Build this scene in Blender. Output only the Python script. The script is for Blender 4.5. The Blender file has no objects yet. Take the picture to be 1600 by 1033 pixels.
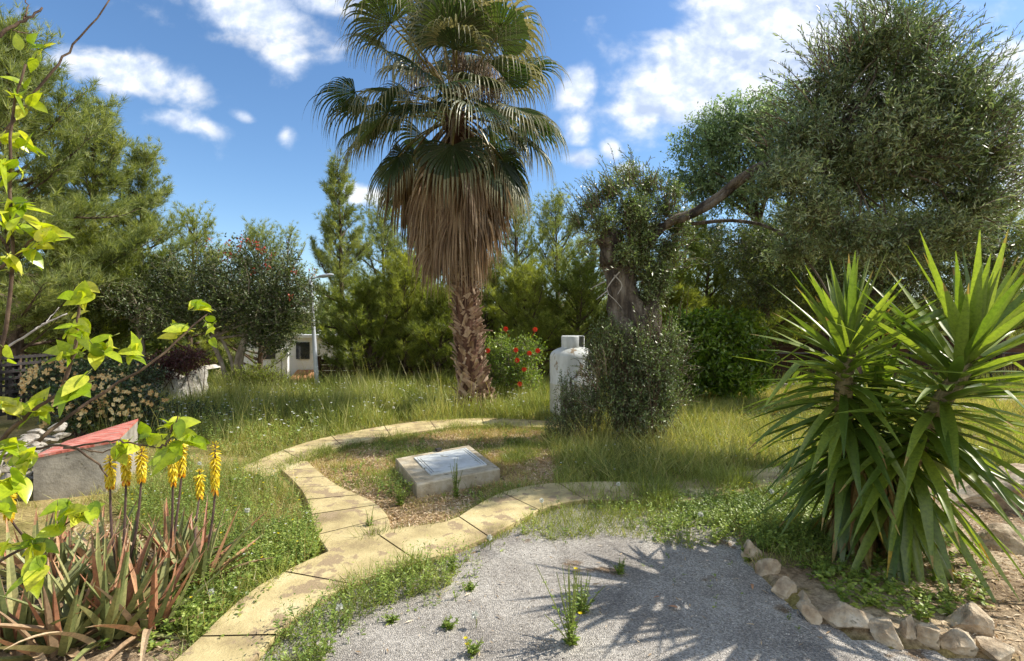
import bpy, bmesh, math, random
import numpy as np
from mathutils import Vector, noise as mnoise

R = math.radians
scene = bpy.context.scene
col = scene.collection
rng = np.random.default_rng(7)
random.seed(7)
EYE = 1.6          # eye height, metres
FPX = 800.0        # focal length in photo pixels (width 1600)
HOR = 505.0        # horizon row of the photo

# ------------------------------------------------------------------ camera
cam_d = bpy.data.cameras.new("camera")
cam = bpy.data.objects.new("camera", cam_d)
col.objects.link(cam)
cam.location = (0, 0, EYE)
cam.rotation_euler = (R(90), 0, 0)
cam_d.sensor_width = 36.0
cam_d.lens = 36.0 * FPX / 1600.0
cam_d.shift_y = -(516.5 - HOR) / 1600.0
cam_d.clip_start = 0.05
cam_d.clip_end = 3000
scene.camera = cam

# ------------------------------------------------------------------ sun + sky
SUN = Vector((0.96, 0.25, 1.0)).normalized()
SUN_EL = math.asin(SUN.z)
SUN_AZ = math.atan2(SUN.x, SUN.y)
sd = bpy.data.lights.new("sun", 'SUN')
sd.energy = 4.3
sd.angle = R(0.53)
sd.color = (1.0, 0.97, 0.925)
so = bpy.data.objects.new("sun", sd)
col.objects.link(so)
so.rotation_euler = SUN.to_track_quat('Z', 'Y').to_euler()
so.location = (20, 5, 25)

scene.view_settings.view_transform = 'Standard'
scene.view_settings.look = 'None'
scene.view_settings.exposure = 0.66
scene.view_settings.gamma = 1.0
try:
    scene.cycles.use_denoising = True
    scene.cycles.max_bounces = 7
    scene.cycles.diffuse_bounces = 3
    scene.cycles.transmission_bounces = 4
    scene.cycles.transparent_max_bounces = 4
    scene.cycles.use_adaptive_sampling = True
    scene.cycles.adaptive_threshold = 0.02
except Exception:
    pass

world = bpy.data.worlds.new("World")
scene.world = world
world.use_nodes = True


class NT:
    """little helper for wiring nodes"""
    def __init__(self, tree):
        self.t = tree
        tree.nodes.clear()

    def n(self, kind, **kw):
        nd = self.t.nodes.new(kind)
        for k, v in kw.items():
            setattr(nd, k, v)
        return nd

    def link(self, a, b):
        self.t.links.new(a, b)

    def put(self, sock, v):
        if isinstance(v, bpy.types.NodeSocket):
            self.t.links.new(v, sock)
        else:
            sock.default_value = v

    def math(self, op, a, b=0.0, c=None, clamp=False):
        nd = self.n('ShaderNodeMath', operation=op, use_clamp=clamp)
        self.put(nd.inputs[0], a)
        self.put(nd.inputs[1], b)
        if c is not None:
            self.put(nd.inputs[2], c)
        return nd.outputs[0]

    def smooth(self, v, lo, hi, a=0.0, b=1.0):
        nd = self.n('ShaderNodeMapRange', interpolation_type='SMOOTHSTEP')
        self.put(nd.inputs['Value'], v)
        nd.inputs['From Min'].default_value = lo
        nd.inputs['From Max'].default_value = hi
        nd.inputs['To Min'].default_value = a
        nd.inputs['To Max'].default_value = b
        return nd.outputs[0]

    def mix(self, f, a, b, mode='MIX'):
        nd = self.n('ShaderNodeMix', data_type='RGBA', blend_type=mode)
        self.put(nd.inputs[0], f)
        self.put(nd.inputs[6], a)
        self.put(nd.inputs[7], b)
        return nd.outputs[2]

    def noise(self, vec, scale, detail=3.0, rough=0.5, dist=0.0):
        nd = self.n('ShaderNodeTexNoise')
        if vec is not None:
            self.put(nd.inputs['Vector'], vec)
        nd.inputs['Scale'].default_value = scale
        nd.inputs['Detail'].default_value = detail
        nd.inputs['Roughness'].default_value = rough
        nd.inputs['Distortion'].default_value = dist
        return nd.outputs[0]

    def ramp(self, f, stops, interp='LINEAR'):
        nd = self.n('ShaderNodeValToRGB')
        cr = nd.color_ramp
        cr.interpolation = interp
        while len(cr.elements) < len(stops):
            cr.elements.new(0.5)
        for e, (p, c) in zip(cr.elements, stops):
            e.position = p
            e.color = c
        self.put(nd.inputs[0], f)
        return nd.outputs[0]


def C(r, g, b, k=1.0):
    f = lambda v: ((v / 255.0) / 12.92 if v <= 10 else ((v / 255.0 + 0.055) / 1.055) ** 2.4)
    return (f(r) * k, f(g) * k, f(b) * k, 1.0)


def build_world():
    w = NT(world.node_tree)
    out = w.n('ShaderNodeOutputWorld')
    bg = w.n('ShaderNodeBackground')
    sky = w.n('ShaderNodeTexSky', sky_type='NISHITA')
    sky.sun_disc = False
    sky.sun_elevation = SUN_EL
    sky.sun_rotation = SUN_AZ
    sky.altitude = 100
    sky.air_density = 1.0
    sky.dust_density = 0.4
    sky.ozone_density = 3.0
    hs = w.n('ShaderNodeHueSaturation')
    hs.inputs['Saturation'].default_value = 1.13
    hs.inputs['Value'].default_value = 0.8
    w.link(sky.outputs[0], hs.inputs['Color'])
    tc = w.n('ShaderNodeTexCoord')
    sep = w.n('ShaderNodeSeparateXYZ')
    w.link(tc.outputs['Generated'], sep.inputs[0])
    x, y, z = sep.outputs
    ay = w.math('MAXIMUM', w.math('ABSOLUTE', y), 0.05)
    u = w.math('DIVIDE', x, ay)
    v = w.math('DIVIDE', z, ay)
    # each cloud bank: centre column/row, half width, half height, tilt, weight
    blobs = [(190, 112, 95, 26, -12, .95), (290, 192, 55, 13, -12, .62), (405, 25, 85, 40, -20, .95), (445, 78, 32, 42, 20, .85),
             (515, 5, 65, 20, 0, .8), (382, 182, 20, 9, -20, .6), (447, 216, 14, 20, 0, .5), (572, 306, 48, 15, -5, .9),
             (902, 135, 24, 30, 0, .95), (905, 205, 22, 26, 0, .6), (908, 250, 28, 15, 0, .9), (956, 236, 16, 20, 20, .75), (985, 262, 28, 10, 0, .75),
             (1120, 95, 130, 66, 30, 1.4), (1010, 165, 55, 36, 20, 1.05), (1230, 50, 150, 85, 15, 1.4), (1330, 100, 150, 90, 0, 1.1),
             (1450, 45, 50, 30, 0, .9), (1590, 140, 75, 60, 0, 1.1), (1610, 260, 60, 90, 0, 1.0), (1900, 150, 200, 120, 0, 1.),
             (-200, 100, 180, 60, 0, .9), (1480, 250, 90, 60, 0, .8)]
    f = None
    for px, py, rx, ry, ang, wt in blobs:
        rx *= 1.12; ry *= 1.12; wt *= 1.15
        cu, cv = (px - 800) / FPX, (HOR - py) / FPX
        a = R(ang)
        du = w.math('SUBTRACT', u, cu)
        dv = w.math('SUBTRACT', v, cv)
        p = w.math('DIVIDE', w.math('ADD', w.math('MULTIPLY', du, math.cos(a)), w.math('MULTIPLY', dv, math.sin(a))), rx / FPX)
        q = w.math('DIVIDE', w.math('SUBTRACT', w.math('MULTIPLY', dv, math.cos(a)), w.math('MULTIPLY', du, math.sin(a))), ry / FPX)
        r2 = w.math('ADD', w.math('MULTIPLY', p, p), w.math('MULTIPLY', q, q))
        e = w.math('MULTIPLY', w.math('EXPONENT', w.math('MULTIPLY', r2, -0.75)), wt)
        f = e if f is None else w.math('MAXIMUM', f, e)
    # unseen broken cloud added behind the viewer as fill light
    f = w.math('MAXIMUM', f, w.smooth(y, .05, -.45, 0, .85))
    cmb = w.n('ShaderNodeCombineXYZ')
    w.put(cmb.inputs[0], u)
    w.put(cmb.inputs[1], w.math('MULTIPLY', v, 1.25))
    w.put(cmb.inputs[2], 3.3)
    n1 = w.noise(cmb.outputs[0], 7.5, 9, 0.55, 0.12)
    add = w.n('ShaderNodeVectorMath', operation='ADD')
    w.link(cmb.outputs[0], add.inputs[0])
    add.inputs[1].default_value = (0.014, 0.022, 0)
    n2 = w.noise(add.outputs[0], 7.5, 9, 0.55, 0.12)
    dens = w.math('ADD', f, w.math('MULTIPLY', w.math('SUBTRACT', n1, 0.5), 1.7))
    alpha = w.smooth(dens, 0.24, 0.95)
    shade = w.math('ADD', 0.62, w.math('MULTIPLY', w.math('SUBTRACT', n1, n2), 5.5), clamp=True)
    core = w.smooth(dens, 0.7, 1.5)
    shade = w.math('SUBTRACT', shade, w.math('MULTIPLY', core, 0.22), clamp=True)
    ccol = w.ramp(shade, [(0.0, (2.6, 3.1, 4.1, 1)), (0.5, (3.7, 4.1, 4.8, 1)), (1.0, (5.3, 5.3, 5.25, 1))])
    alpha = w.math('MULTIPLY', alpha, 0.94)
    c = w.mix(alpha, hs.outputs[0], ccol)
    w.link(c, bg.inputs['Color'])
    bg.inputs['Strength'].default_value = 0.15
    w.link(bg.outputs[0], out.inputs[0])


build_world()


# ------------------------------------------------------------------ placing
def at(px, py, y):
    """the point at depth y seen at photo pixel (px, py)"""
    return np.array([(px - 800) / FPX * y, y, EYE - (py - HOR) / FPX * y])


def G(px, py):
    """the point of the level ground at photo pixel (px, py)"""
    y = FPX * EYE / (py - HOR)
    return ((px - 800) / FPX * y, y)


def inpoly(x, y, poly):
    x = np.asarray(x); y = np.asarray(y)
    r = np.zeros(x.shape, bool)
    n = len(poly)
    for i in range(n):
        x1, y1 = poly[i]; x2, y2 = poly[(i + 1) % n]
        if y1 == y2:
            continue
        c = ((y1 > y) != (y2 > y)) & (x < (x2 - x1) * (y - y1) / (y2 - y1) + x1)
        r ^= c
    return r


_grid = np.random.default_rng(99).random((64, 64))


def vnoise(x, y):
    x = np.asarray(x, float); y = np.asarray(y, float)
    xi = np.floor(x).astype(int); yi = np.floor(y).astype(int)
    fx = x - xi; fy = y - yi
    fx = fx * fx * (3 - 2 * fx); fy = fy * fy * (3 - 2 * fy)
    g = lambda a, b: _grid[a % 64, b % 64]
    return (g(xi, yi) * (1 - fx) + g(xi + 1, yi) * fx) * (1 - fy) + (g(xi, yi + 1) * (1 - fx) + g(xi + 1, yi + 1) * fx) * fy


def fbm(x, y, o=3):
    s = 0; a = .5
    for i in range(o):
        s = s + a * vnoise(np.asarray(x) * 2 ** i + 17 * i, np.asarray(y) * 2 ** i + 5 * i); a *= .5
    return s / (1 - .5 ** o)


# path edges (garden side, gravel side) read as ground positions
P1 = [((60, 1180), (330, 1180)), ((215, 1090), (355, 1090)), ((290, 1033), (408, 1033)), ((345, 978), (462, 975)), ((408, 925), (520, 938)), ((500, 878), (592, 908)),
      ((606, 838), (668, 885)), ((700, 824), (745, 856)), ((748, 796), (800, 828)), ((792, 775), (850, 803)), ((860, 763), (905, 790)),
      ((960, 760), (975, 790)), ((1040, 763), (1050, 793)), ((1110, 752), (1130, 780)), ((1200, 738), (1230, 760)), ((1275, 722), (1310, 742))]
P2 = [((515, 876), (612, 842)), ((492, 838), (604, 812)), ((484, 802), (580, 790)), ((470, 772), (532, 768)), ((448, 748), (500, 745)), ((425, 730), (480, 726))]
P3 = [((372, 738), (412, 752)), ((440, 709), (468, 725)), ((500, 690), (520, 706)), ((570, 675), (580, 690)), ((640, 664), (650, 679)), ((700, 659), (708, 671)),
      ((762, 657), (765, 668)), ((830, 660), (838, 671)), ((900, 665), (905, 676))]
W = lambda P: ([G(*a) for a, b in P], [G(*b) for a, b in P])
P1i, P1o = W(P1); P2i, P2o = W(P2); P3i, P3o = W(P3)
path_polys = [P1i + P1o[::-1], P2i + P2o[::-1], P3i + P3o[::-1]]
bed_px = [(1150, 830), (1180, 893), (1220, 932), (1262, 962), (1320, 992), (1400, 1012), (1500, 1026), (1600, 1045), (1780, 1100)]
GRAVEL = P1o[:14] + [G(*p) for p in bed_px] + [(4.5, -3), (-4, -3), (-2.2, 1.2)]
BED = [G(*p) for p in bed_px] + [(4.5, 1.9), (6.0, 3.2), (6.0, 5.0), G(1560, 745), G(1310, 745), G(1230, 765), G(1140, 800)]
CIRCLE = [G(*p) for p in [(480, 728), (520, 706), (640, 680), (740, 669), (860, 672), (900, 700), (880, 745), (858, 763), (792, 775), (748, 796), (700, 824), (606, 838), (600, 812), (580, 790), (532, 768), (500, 745)]]
on_path = lambda x, y: inpoly(x, y, path_polys[0]) | inpoly(x, y, path_polys[1]) | inpoly(x, y, path_polys[2])


def gz(x, y):
    x = np.asarray(x, float); y = np.asarray(y, float)
    z = (fbm(x * .9, y * .9) - .5) * .05 - .008
    flat = inpoly(x, y, GRAVEL) | on_path(x, y)
    z = np.where(flat, np.minimum(z, -.01) * .3, z)
    z = z + np.where(inpoly(x, y, BED) & ~flat, .06, 0)
    z = z - np.clip(y - 12.8, 0, 26) * .13
    z = z + np.clip(y - 60, 0, 400) * .02
    return z


# ------------------------------------------------------------------ mesh builder
class Geo:
    def __init__(self):
        self.v = []; self.q = []; self.t = []; self.qm = []; self.tm = []; self.n = 0

    def add(self, v, q=None, t=None, m=0):
        v = np.asarray(v, float).reshape(-1, 3)
        if q is not None and len(q):
            q = np.asarray(q, int).reshape(-1, 4) + self.n
            self.q.append(q); self.qm.append(np.full(len(q), m))
        if t is not None and len(t):
            t = np.asarray(t, int).reshape(-1, 3) + self.n
            self.t.append(t); self.tm.append(np.full(len(t), m))
        self.v.append(v); self.n += len(v)

    def inst(self, T, O, X, Y, Z, m=0):
        """place template T=(verts, quads, tris) once per frame"""
        tv, tq, tt = T
        tv = np.asarray(tv, float)
        N = len(O)
        if N == 0:
            return
        V = O[:, None, :] + tv[None, :, 0, None] * X[:, None, :] + tv[None, :, 1, None] * Y[:, None, :] + tv[None, :, 2, None] * Z[:, None, :]
        off = (np.arange(N) * len(tv))[:, None, None]
        q = (np.asarray(tq, int)[None] + off).reshape(-1, 4) if len(tq) else None
        t = (np.asarray(tt, int)[None] + off).reshape(-1, 3) if len(tt) else None
        self.add(V.reshape(-1, 3), q, t, m)

    def build(self, name, mats, parent=None, origin=None, smooth=False):
        if not isinstance(mats, (list, tuple)):
            mats = [mats]
        V = np.concatenate(self.v) if self.v else np.zeros((0, 3))
        if origin is None and parent is not None:
            origin = parent.location
        if origin is not None:
            V = V - np.array(origin)[None, :]
        me = bpy.data.meshes.new(name)
        Q = np.concatenate(self.q) if self.q else np.zeros((0, 4), int)
        T = np.concatenate(self.t) if self.t else np.zeros((0, 3), int)
        me.vertices.add(len(V))
        me.vertices.foreach_set('co', V.astype(np.float32).ravel())
        nl = Q.size + T.size
        me.loops.add(nl)
        me.loops.foreach_set('vertex_index', np.concatenate([Q.ravel(), T.ravel()]).astype(np.int32))
        me.polygons.add(len(Q) + len(T))
        ls = np.concatenate([np.arange(len(Q)) * 4, Q.size + np.arange(len(T)) * 3]).astype(np.int32)
        me.polygons.foreach_set('loop_start', ls)
        mi = np.concatenate(([a for a in self.qm] + [a for a in self.tm]) or [np.zeros(0)]).astype(np.int32)
        me.polygons.foreach_set('material_index', mi)
        me.polygons.foreach_set('use_smooth', np.full(len(mi), smooth))
        for m in mats:
            me.materials.append(m)
        me.update(calc_edges=True)
        o = bpy.data.objects.new(name, me)
        col.objects.link(o)
        if parent is not None:
            o.parent = parent
        elif origin is not None:
            o.location = origin
        return o


def thing(name, label, cat, loc=(0, 0, 0), group=None, rotz=0):
    o = bpy.data.objects.new(name, None)
    o.empty_display_size = 0.1
    col.objects.link(o)
    o.location = [float(c) for c in loc]; o.rotation_euler = (0, 0, rotz)
    o['label'] = label; o['category'] = cat
    if group:
        o['group'] = group
    return o


def tag(o, label, cat, group=None, kind=None):
    if label: o['label'] = label
    if cat: o['category'] = cat
    if group: o['group'] = group
    if kind: o['kind'] = kind
    return o


def nrm(a):
    a = np.asarray(a, float)
    return a / np.maximum(np.linalg.norm(a, axis=-1, keepdims=True), 1e-9)


def frames(D, up=None, roll=None):
    """unit frames X=D, Y side, Z normal"""
    D = nrm(D)
    if up is None:
        up = rng.normal(size=D.shape)
    Y = nrm(np.cross(up, D))
    Z = np.cross(D, Y)
    return D, Y, Z


def tube(g, pts, rad, sides=8, m=0, cap=True, wob=0.0, flat=None):
    pts = np.asarray(pts, float); k = len(pts)
    rad = np.broadcast_to(np.asarray(rad, float), (k,)) if np.ndim(rad) == 0 else np.asarray(rad, float)
    d = nrm(np.gradient(pts, axis=0))
    ref = np.array([0, 0, 1.0]) if abs(d[0][2]) < .9 else np.array([1.0, 0, 0])
    V = []
    a = np.arange(sides) / sides * 2 * math.pi
    for i in range(k):
        s = nrm(np.cross(d[i], ref)); t = np.cross(s, d[i]); ref = t
        rr = rad[i] * (1 + wob * (rng.random(sides) - .5)) if wob else np.full(sides, rad[i])
        fl = 1 if flat is None else flat
        V.append(pts[i] + (np.cos(a) * rr)[:, None] * s + (np.sin(a) * rr * fl)[:, None] * t)
    q = []
    for i in range(k - 1):
        for j in range(sides):
            q.append((i * sides + j, i * sides + (j + 1) % sides, (i + 1) * sides + (j + 1) % sides, (i + 1) * sides + j))
    V = np.concatenate(V)
    t = []
    if cap:
        V = np.concatenate([V, pts[[0, -1]]])
        a0 = k * sides
        for j in range(sides):
            t.append((a0, (j + 1) % sides, j))
            t.append((a0 + 1, (k - 1) * sides + j, (k - 1) * sides + (j + 1) % sides))
    g.add(V, q, t, m)


def box(g, c, s, rz=0.0, m=0, top=None):
    """box centre c, size s, turned rz; top = four corner heights"""
    x, y, z = s[0] / 2, s[1] / 2, s[2] / 2
    v = np.array([(-x, -y, -z), (x, -y, -z), (x, y, -z), (-x, y, -z), (-x, -y, z), (x, -y, z), (x, y, z), (-x, y, z)])
    ca, sa = math.cos(rz), math.sin(rz)
    v = np.stack([v[:, 0] * ca - v[:, 1] * sa, v[:, 0] * sa + v[:, 1] * ca, v[:, 2]], 1) + np.array(c)
    g.add(v, [(3, 2, 1, 0), (4, 5, 6, 7), (0, 1, 5, 4), (1, 2, 6, 5), (2, 3, 7, 6), (3, 0, 4, 7)], None, m)


def prism(g, base, tops, m=0, mt=None):
    """four base corners (counter-clockwise) and the four top corners"""
    v = np.array(list(base) + list(tops), float)
    g.add(v, [(3, 2, 1, 0), (0, 1, 5, 4), (1, 2, 6, 5), (2, 3, 7, 6), (3, 0, 4, 7)], None, m)
    g.add(v[4:], [(0, 1, 2, 3)], None, m if mt is None else mt)


def curve(pts, n):
    """catmull-rom through pts"""
    p = np.asarray(pts, float)
    p = np.concatenate([[2 * p[0] - p[1]], p, [2 * p[-1] - p[-2]]])
    out = []
    segs = len(p) - 3
    for k in range(n):
        u = k / (n - 1) * segs; i = min(int(u), segs - 1); t = u - i
        a, b, c, d = p[i:i + 4]
        out.append(.5 * ((2 * b) + (-a + c) * t + (2 * a - 5 * b + 4 * c - d) * t * t + (-a + 3 * b - 3 * c + d) * t ** 3))
    return np.array(out)


# leaf templates: x along the leaf, y across, z normal
T_RH = ([(0, 0, 0), (.42, .5, .1), (1, 0, 0), (.42, -.5, .1)], [], [(0, 2, 1), (0, 3, 2)])
T_OVAL = ([(0, 0, 0), (.25, .4, .09), (.65, .45, .06), (1, 0, -.1), (.65, -.45, .06), (.25, -.4, .09), (.3, 0, .0), (.65, 0, -.01)], [(0, 6, 1, 1)][:0] + [(6, 7, 2, 1), (6, 5, 4, 7)], [(0, 6, 1), (0, 5, 6), (7, 3, 2), (7, 4, 3)])
T_BLADE = ([(0, -.5, 0), (0, .5, 0), (.5, .38, .1), (.5, -.38, .1), (.93, 0, .38)], [(0, 1, 2, 3)], [(3, 2, 4)])
T_TWIG = ([(0, .5, 0), (0, -.3, .4), (0, -.3, -.4), (1, 0, 0)], [], [(0, 1, 3), (1, 2, 3), (2, 0, 3)])


def tuft(n, spread, w, seed):
    r = np.random.default_rng(seed)
    v = []; t = []
    for i in range(n):
        d = nrm(np.array([1.0 - spread * r.random() * .5, r.normal() * spread, r.normal() * spread]))
        s = nrm(np.cross(d, r.normal(size=3))) * w * .5
        b = d * r.random() * .12 + np.array([-.25 * r.random(), 0, 0])
        L = .7 + .5 * r.random()
        k = len(v)
        v += [b - s, b + s, b + d * L]
        t.append((k, k + 1, k + 2))
    return (v, [], t)


TUFTS = [tuft(13, .55, .062, s) for s in range(4)]


# ------------------------------------------------------------------ materials
def new_mat(name):
    m = bpy.data.materials.new(name)
    m.use_nodes = True
    return m, NT(m.node_tree)


def leaf_mat(name, cols, trans=None, tw=0.35, gloss=0.06, rough=0.45, clump=1.5, clump_amt=0.35):
    """foliage: colour differs from leaf to leaf and from clump to clump; thin and translucent"""
    m, w = new_mat(name)
    out = w.n('ShaderNodeOutputMaterial')
    geo = w.n('ShaderNodeNewGeometry')
    tc = w.n('ShaderNodeTexCoord')
    rnd = geo.outputs['Random Per Island']
    nz = w.noise(tc.outputs['Object'], clump, 2)
    f = w.math('ADD', w.math('MULTIPLY', rnd, 1 - clump_amt), w.math('MULTIPLY', w.smooth(nz, .3, .7), clump_amt))
    c = w.ramp(f, [(i / (len(cols) - 1), k) for i, k in enumerate(cols)])
    c = w.mix(1.0, c, w.ramp(w.smooth(w.noise(tc.outputs['Object'], 55, 3, .65), .3, .7), [(0, (.74, .76, .7, 1)), (.5, (1, 1, 1, 1)), (1, (1.18, 1.14, 1.05, 1))]), 'MULTIPLY')
    df = w.n('ShaderNodeBsdfDiffuse')
    tr = w.n('ShaderNodeBsdfTranslucent')
    gl = w.n('ShaderNodeBsdfGlossy')
    gl.inputs['Roughness'].default_value = rough
    gl.inputs['Color'].default_value = (1, .96, .84, 1)
    w.link(c, df.inputs['Color'])
    tcx = w.mix(1.0, c, trans or (1.35, 1.3, .55, 1), 'MULTIPLY')
    w.link(tcx, tr.inputs['Color'])
    m1 = w.n('ShaderNodeMixShader')
    m1.inputs[0].default_value = tw
    w.link(df.outputs[0], m1.inputs[1]); w.link(tr.outputs[0], m1.inputs[2])
    m2 = w.n('ShaderNodeMixShader')
    fr = w.n('ShaderNodeLayerWeight')
    fr.inputs['Blend'].default_value = 0.25
    w.put(m2.inputs[0], w.math('ADD', gloss * .4, w.math('MULTIPLY', fr.outputs['Fresnel'], gloss * .8), clamp=True))
    w.link(m1.outputs[0], m2.inputs[1]); w.link(gl.outputs[0], m2.inputs[2])
    w.link(m2.outputs[0], out.inputs[0])
    return m


def solid_mat(name, stops, scale=6.0, detail=6, rough=.85, bump=.3, bscale=None, bdist=.02, stretch=(1, 1, 1), spots=None, spec=.3, metal=0.0, island=0.0, vor=None):
    """stone, bark, concrete, paint: noise-mixed colours with relief"""
    m, w = new_mat(name)
    out = w.n('ShaderNodeOutputMaterial')
    bs = w.n('ShaderNodeBsdfPrincipled')
    tc = w.n('ShaderNodeTexCoord')
    mp = w.n('ShaderNodeMapping')
    mp.inputs['Scale'].default_value = stretch
    w.link(tc.outputs['Object'], mp.inputs[0])
    v = mp.outputs[0]
    nz = w.noise(v, scale, detail, .62)
    nz = w.smooth(nz, .25, .75)
    if island:
        geo = w.n('ShaderNodeNewGeometry')
        nz = w.math('ADD', w.math('MULTIPLY', nz, 1 - island), w.math('MULTIPLY', geo.outputs['Random Per Island'], island))
    c = w.ramp(nz, [(i / (len(stops) - 1), k) for i, k in enumerate(stops)])
    if spots:
        sc, thr, cc = spots
        s = w.smooth(w.noise(v, sc, 4, .6), thr, thr + .06)
        c = w.mix(s, c, cc)
    h = w.noise(v, bscale or scale * 4, 6, .65)
    if vor:
        vo = w.n('ShaderNodeTexVoronoi')
        vo.inputs['Scale'].default_value = vor
        w.link(v, vo.inputs['Vector'])
        sepc = w.n('ShaderNodeSeparateColor')
        w.link(vo.outputs['Color'], sepc.inputs[0])
        c = w.mix(.75, c, w.ramp(sepc.outputs[0], [(0, (.45, .44, .43, 1)), (.5, (.92, .91, .9, 1)), (1, (1.55, 1.53, 1.5, 1))]), 'MULTIPLY')
        h = w.math('SUBTRACT', w.math('MULTIPLY', h, .4), vo.outputs['Distance'])
    w.link(c, bs.inputs['Base Color'])
    bs.inputs['Roughness'].default_value = rough
    bs.inputs['Metallic'].default_value = metal
    bs.inputs['Specular IOR Level'].default_value = spec
    if bump:
        b = w.n('ShaderNodeBump')
        b.inputs['Strength'].default_value = bump
        b.inputs['Distance'].default_value = bdist
        w.link(h, b.inputs['Height'])
        w.link(b.outputs[0], bs.inputs['Normal'])
    w.link(bs.outputs[0], out.inputs[0])
    return m


M = {}
M['pine'] = leaf_mat('pine_needles', [C(72, 86, 40), C(108, 122, 54), C(144, 154, 72), C(174, 178, 94)], tw=.52, gloss=.05)
M['pine_y'] = leaf_mat('pine_needles_yellowish', [C(86, 98, 46), C(126, 138, 62), C(162, 168, 80), C(188, 190, 104)], tw=.52, gloss=.05)
M['pine_b'] = leaf_mat('pine_needles_olive_tone', [C(82, 96, 58), C(120, 134, 78), C(156, 164, 102), C(186, 188, 130)], tw=.5, gloss=.05)
M['olive'] = leaf_mat('olive_leaves', [C(52, 66, 42), C(78, 98, 60), C(112, 130, 84), C(152, 162, 118), C(184, 188, 152)], trans=(1.2, 1.3, .7, 1), tw=.36, gloss=.16, rough=.4)
M['olive_g'] = leaf_mat('olive_sucker_leaves', [C(58, 72, 44), C(88, 106, 62), C(122, 140, 84), C(166, 176, 122)], trans=(1.2, 1.3, .6, 1), tw=.35, gloss=.14, rough=.4)
M['broad'] = leaf_mat('broadleaf', [C(84, 104, 76), C(112, 134, 96), C(142, 160, 120), C(168, 182, 144)], trans=(1.2, 1.25, .8, 1), tw=.52, gloss=.1)
M['dark'] = leaf_mat('dark_glossy_leaves', [C(40, 54, 30), C(64, 80, 42), C(94, 110, 58), C(130, 140, 84)], tw=.34, gloss=.09, rough=.45)
M['citrus'] = leaf_mat('orange_tree_leaves', [C(60, 86, 24), C(90, 122, 32), C(126, 156, 46), C(168, 188, 78)], tw=.48, gloss=.12, rough=.35)
M['lemon'] = leaf_mat('young_lemon_leaves', [C(110, 138, 26), C(154, 176, 36), C(192, 202, 54), C(220, 214, 90)], trans=(1.5, 1.45, .5, 1), tw=.5, gloss=.1, rough=.35, clump_amt=.15)
M['hibiscus'] = leaf_mat('shrub_leaves', [C(66, 96, 30), C(104, 134, 42), C(146, 170, 62), C(178, 188, 88)], tw=.42, gloss=.1)
M['rose'] = leaf_mat('rose_bush_leaves', [C(24, 44, 22), C(44, 66, 32), C(74, 98, 50), C(108, 128, 72)], tw=.3, gloss=.14)
M['purple'] = leaf_mat('purple_leaves', [C(44, 18, 22), C(78, 32, 38), C(112, 50, 54)], trans=(1.6, .8, .8, 1), tw=.3, gloss=.1)
M['palm'] = leaf_mat('palm_frond', [C(34, 48, 30), C(48, 64, 38), C(66, 82, 46), C(96, 106, 64)], trans=(1.3, 1.5, .45, 1), tw=.33, gloss=.16, rough=.4, clump=.8, clump_amt=.6)
M['palm_tip'] = leaf_mat('palm_frond_dry_tips', [C(88, 90, 62), C(128, 126, 92), C(170, 164, 130)], trans=(1.3, 1.2, .7, 1), tw=.35, gloss=.1)
M['dead'] = leaf_mat('dead_palm_frond', [C(84, 62, 44), C(130, 104, 78), C(170, 146, 116), C(206, 186, 158)], trans=(1.2, 1.0, .7, 1), tw=.22, gloss=.06, clump=2.0, clump_amt=.3)
M['yucca'] = leaf_mat('yucca_leaf', [C(72, 94, 36), C(98, 120, 46), C(126, 144, 60), C(150, 164, 80)], trans=(1.4, 1.4, .4, 1), tw=.46, gloss=.12, rough=.38, clump_amt=.2)
M['yucca_dry'] = leaf_mat('yucca_dry_leaf', [C(96, 74, 44), C(140, 112, 68), C(170, 146, 92), C(150, 140, 60)], tw=.3, gloss=.06)
M['yucca_yel'] = leaf_mat('yucca_yellow_tip', [C(160, 150, 40), C(190, 160, 60), C(150, 120, 60)], tw=.3, gloss=.06)
M['aloe'] = leaf_mat('aloe_leaf', [C(96, 106, 66), C(128, 134, 80), C(160, 158, 100), C(190, 176, 124)], trans=(1.2, 1.2, .6, 1), tw=.15, gloss=.1, rough=.45, clump=4)
M['aloe_red'] = leaf_mat('aloe_reddish_leaf', [C(140, 92, 66), C(176, 124, 92), C(202, 156, 116), C(208, 180, 136)], trans=(1.4, 1.0, .6, 1), tw=.15, gloss=.07, clump=4)
M['aloe_dry'] = leaf_mat('aloe_dry_leaf', [C(124, 98, 74), C(170, 142, 110), C(208, 184, 148)], tw=.12, gloss=.05)
M['aloe_fl'] = leaf_mat('aloe_flower', [C(216, 184, 30), C(236, 212, 46), C(240, 226, 84)], trans=(1.15, 1.15, .5, 1), tw=.3, gloss=.08)
M['aloe_or'] = leaf_mat('aloe_lower_flower', [C(214, 140, 20), C(228, 166, 26), C(232, 192, 40)], trans=(1.3, 1.0, .4, 1), tw=.3, gloss=.08)
M['grass'] = leaf_mat('grass_green', [C(84, 98, 44), C(122, 134, 62), C(156, 164, 84), C(190, 190, 112)], tw=.4, gloss=.08, clump=1.2, clump_amt=.45)
M['grass_y'] = leaf_mat('grass_yellow', [C(128, 134, 72), C(164, 162, 92), C(192, 184, 116), C(212, 202, 146)], tw=.4, gloss=.06, clump=1.2, clump_amt=.45)
M['straw'] = leaf_mat('grass_straw', [C(146, 118, 72), C(184, 156, 100), C(212, 188, 134), C(226, 208, 164)], trans=(1.2, 1.1, .8, 1), tw=.25, gloss=.05)
M['litter'] = leaf_mat('dry_litter', [C(124, 100, 72), C(176, 148, 112), C(212, 188, 152), C(230, 214, 186)], trans=(1.1, .9, .7, 1), tw=.15, gloss=.04)
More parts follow.
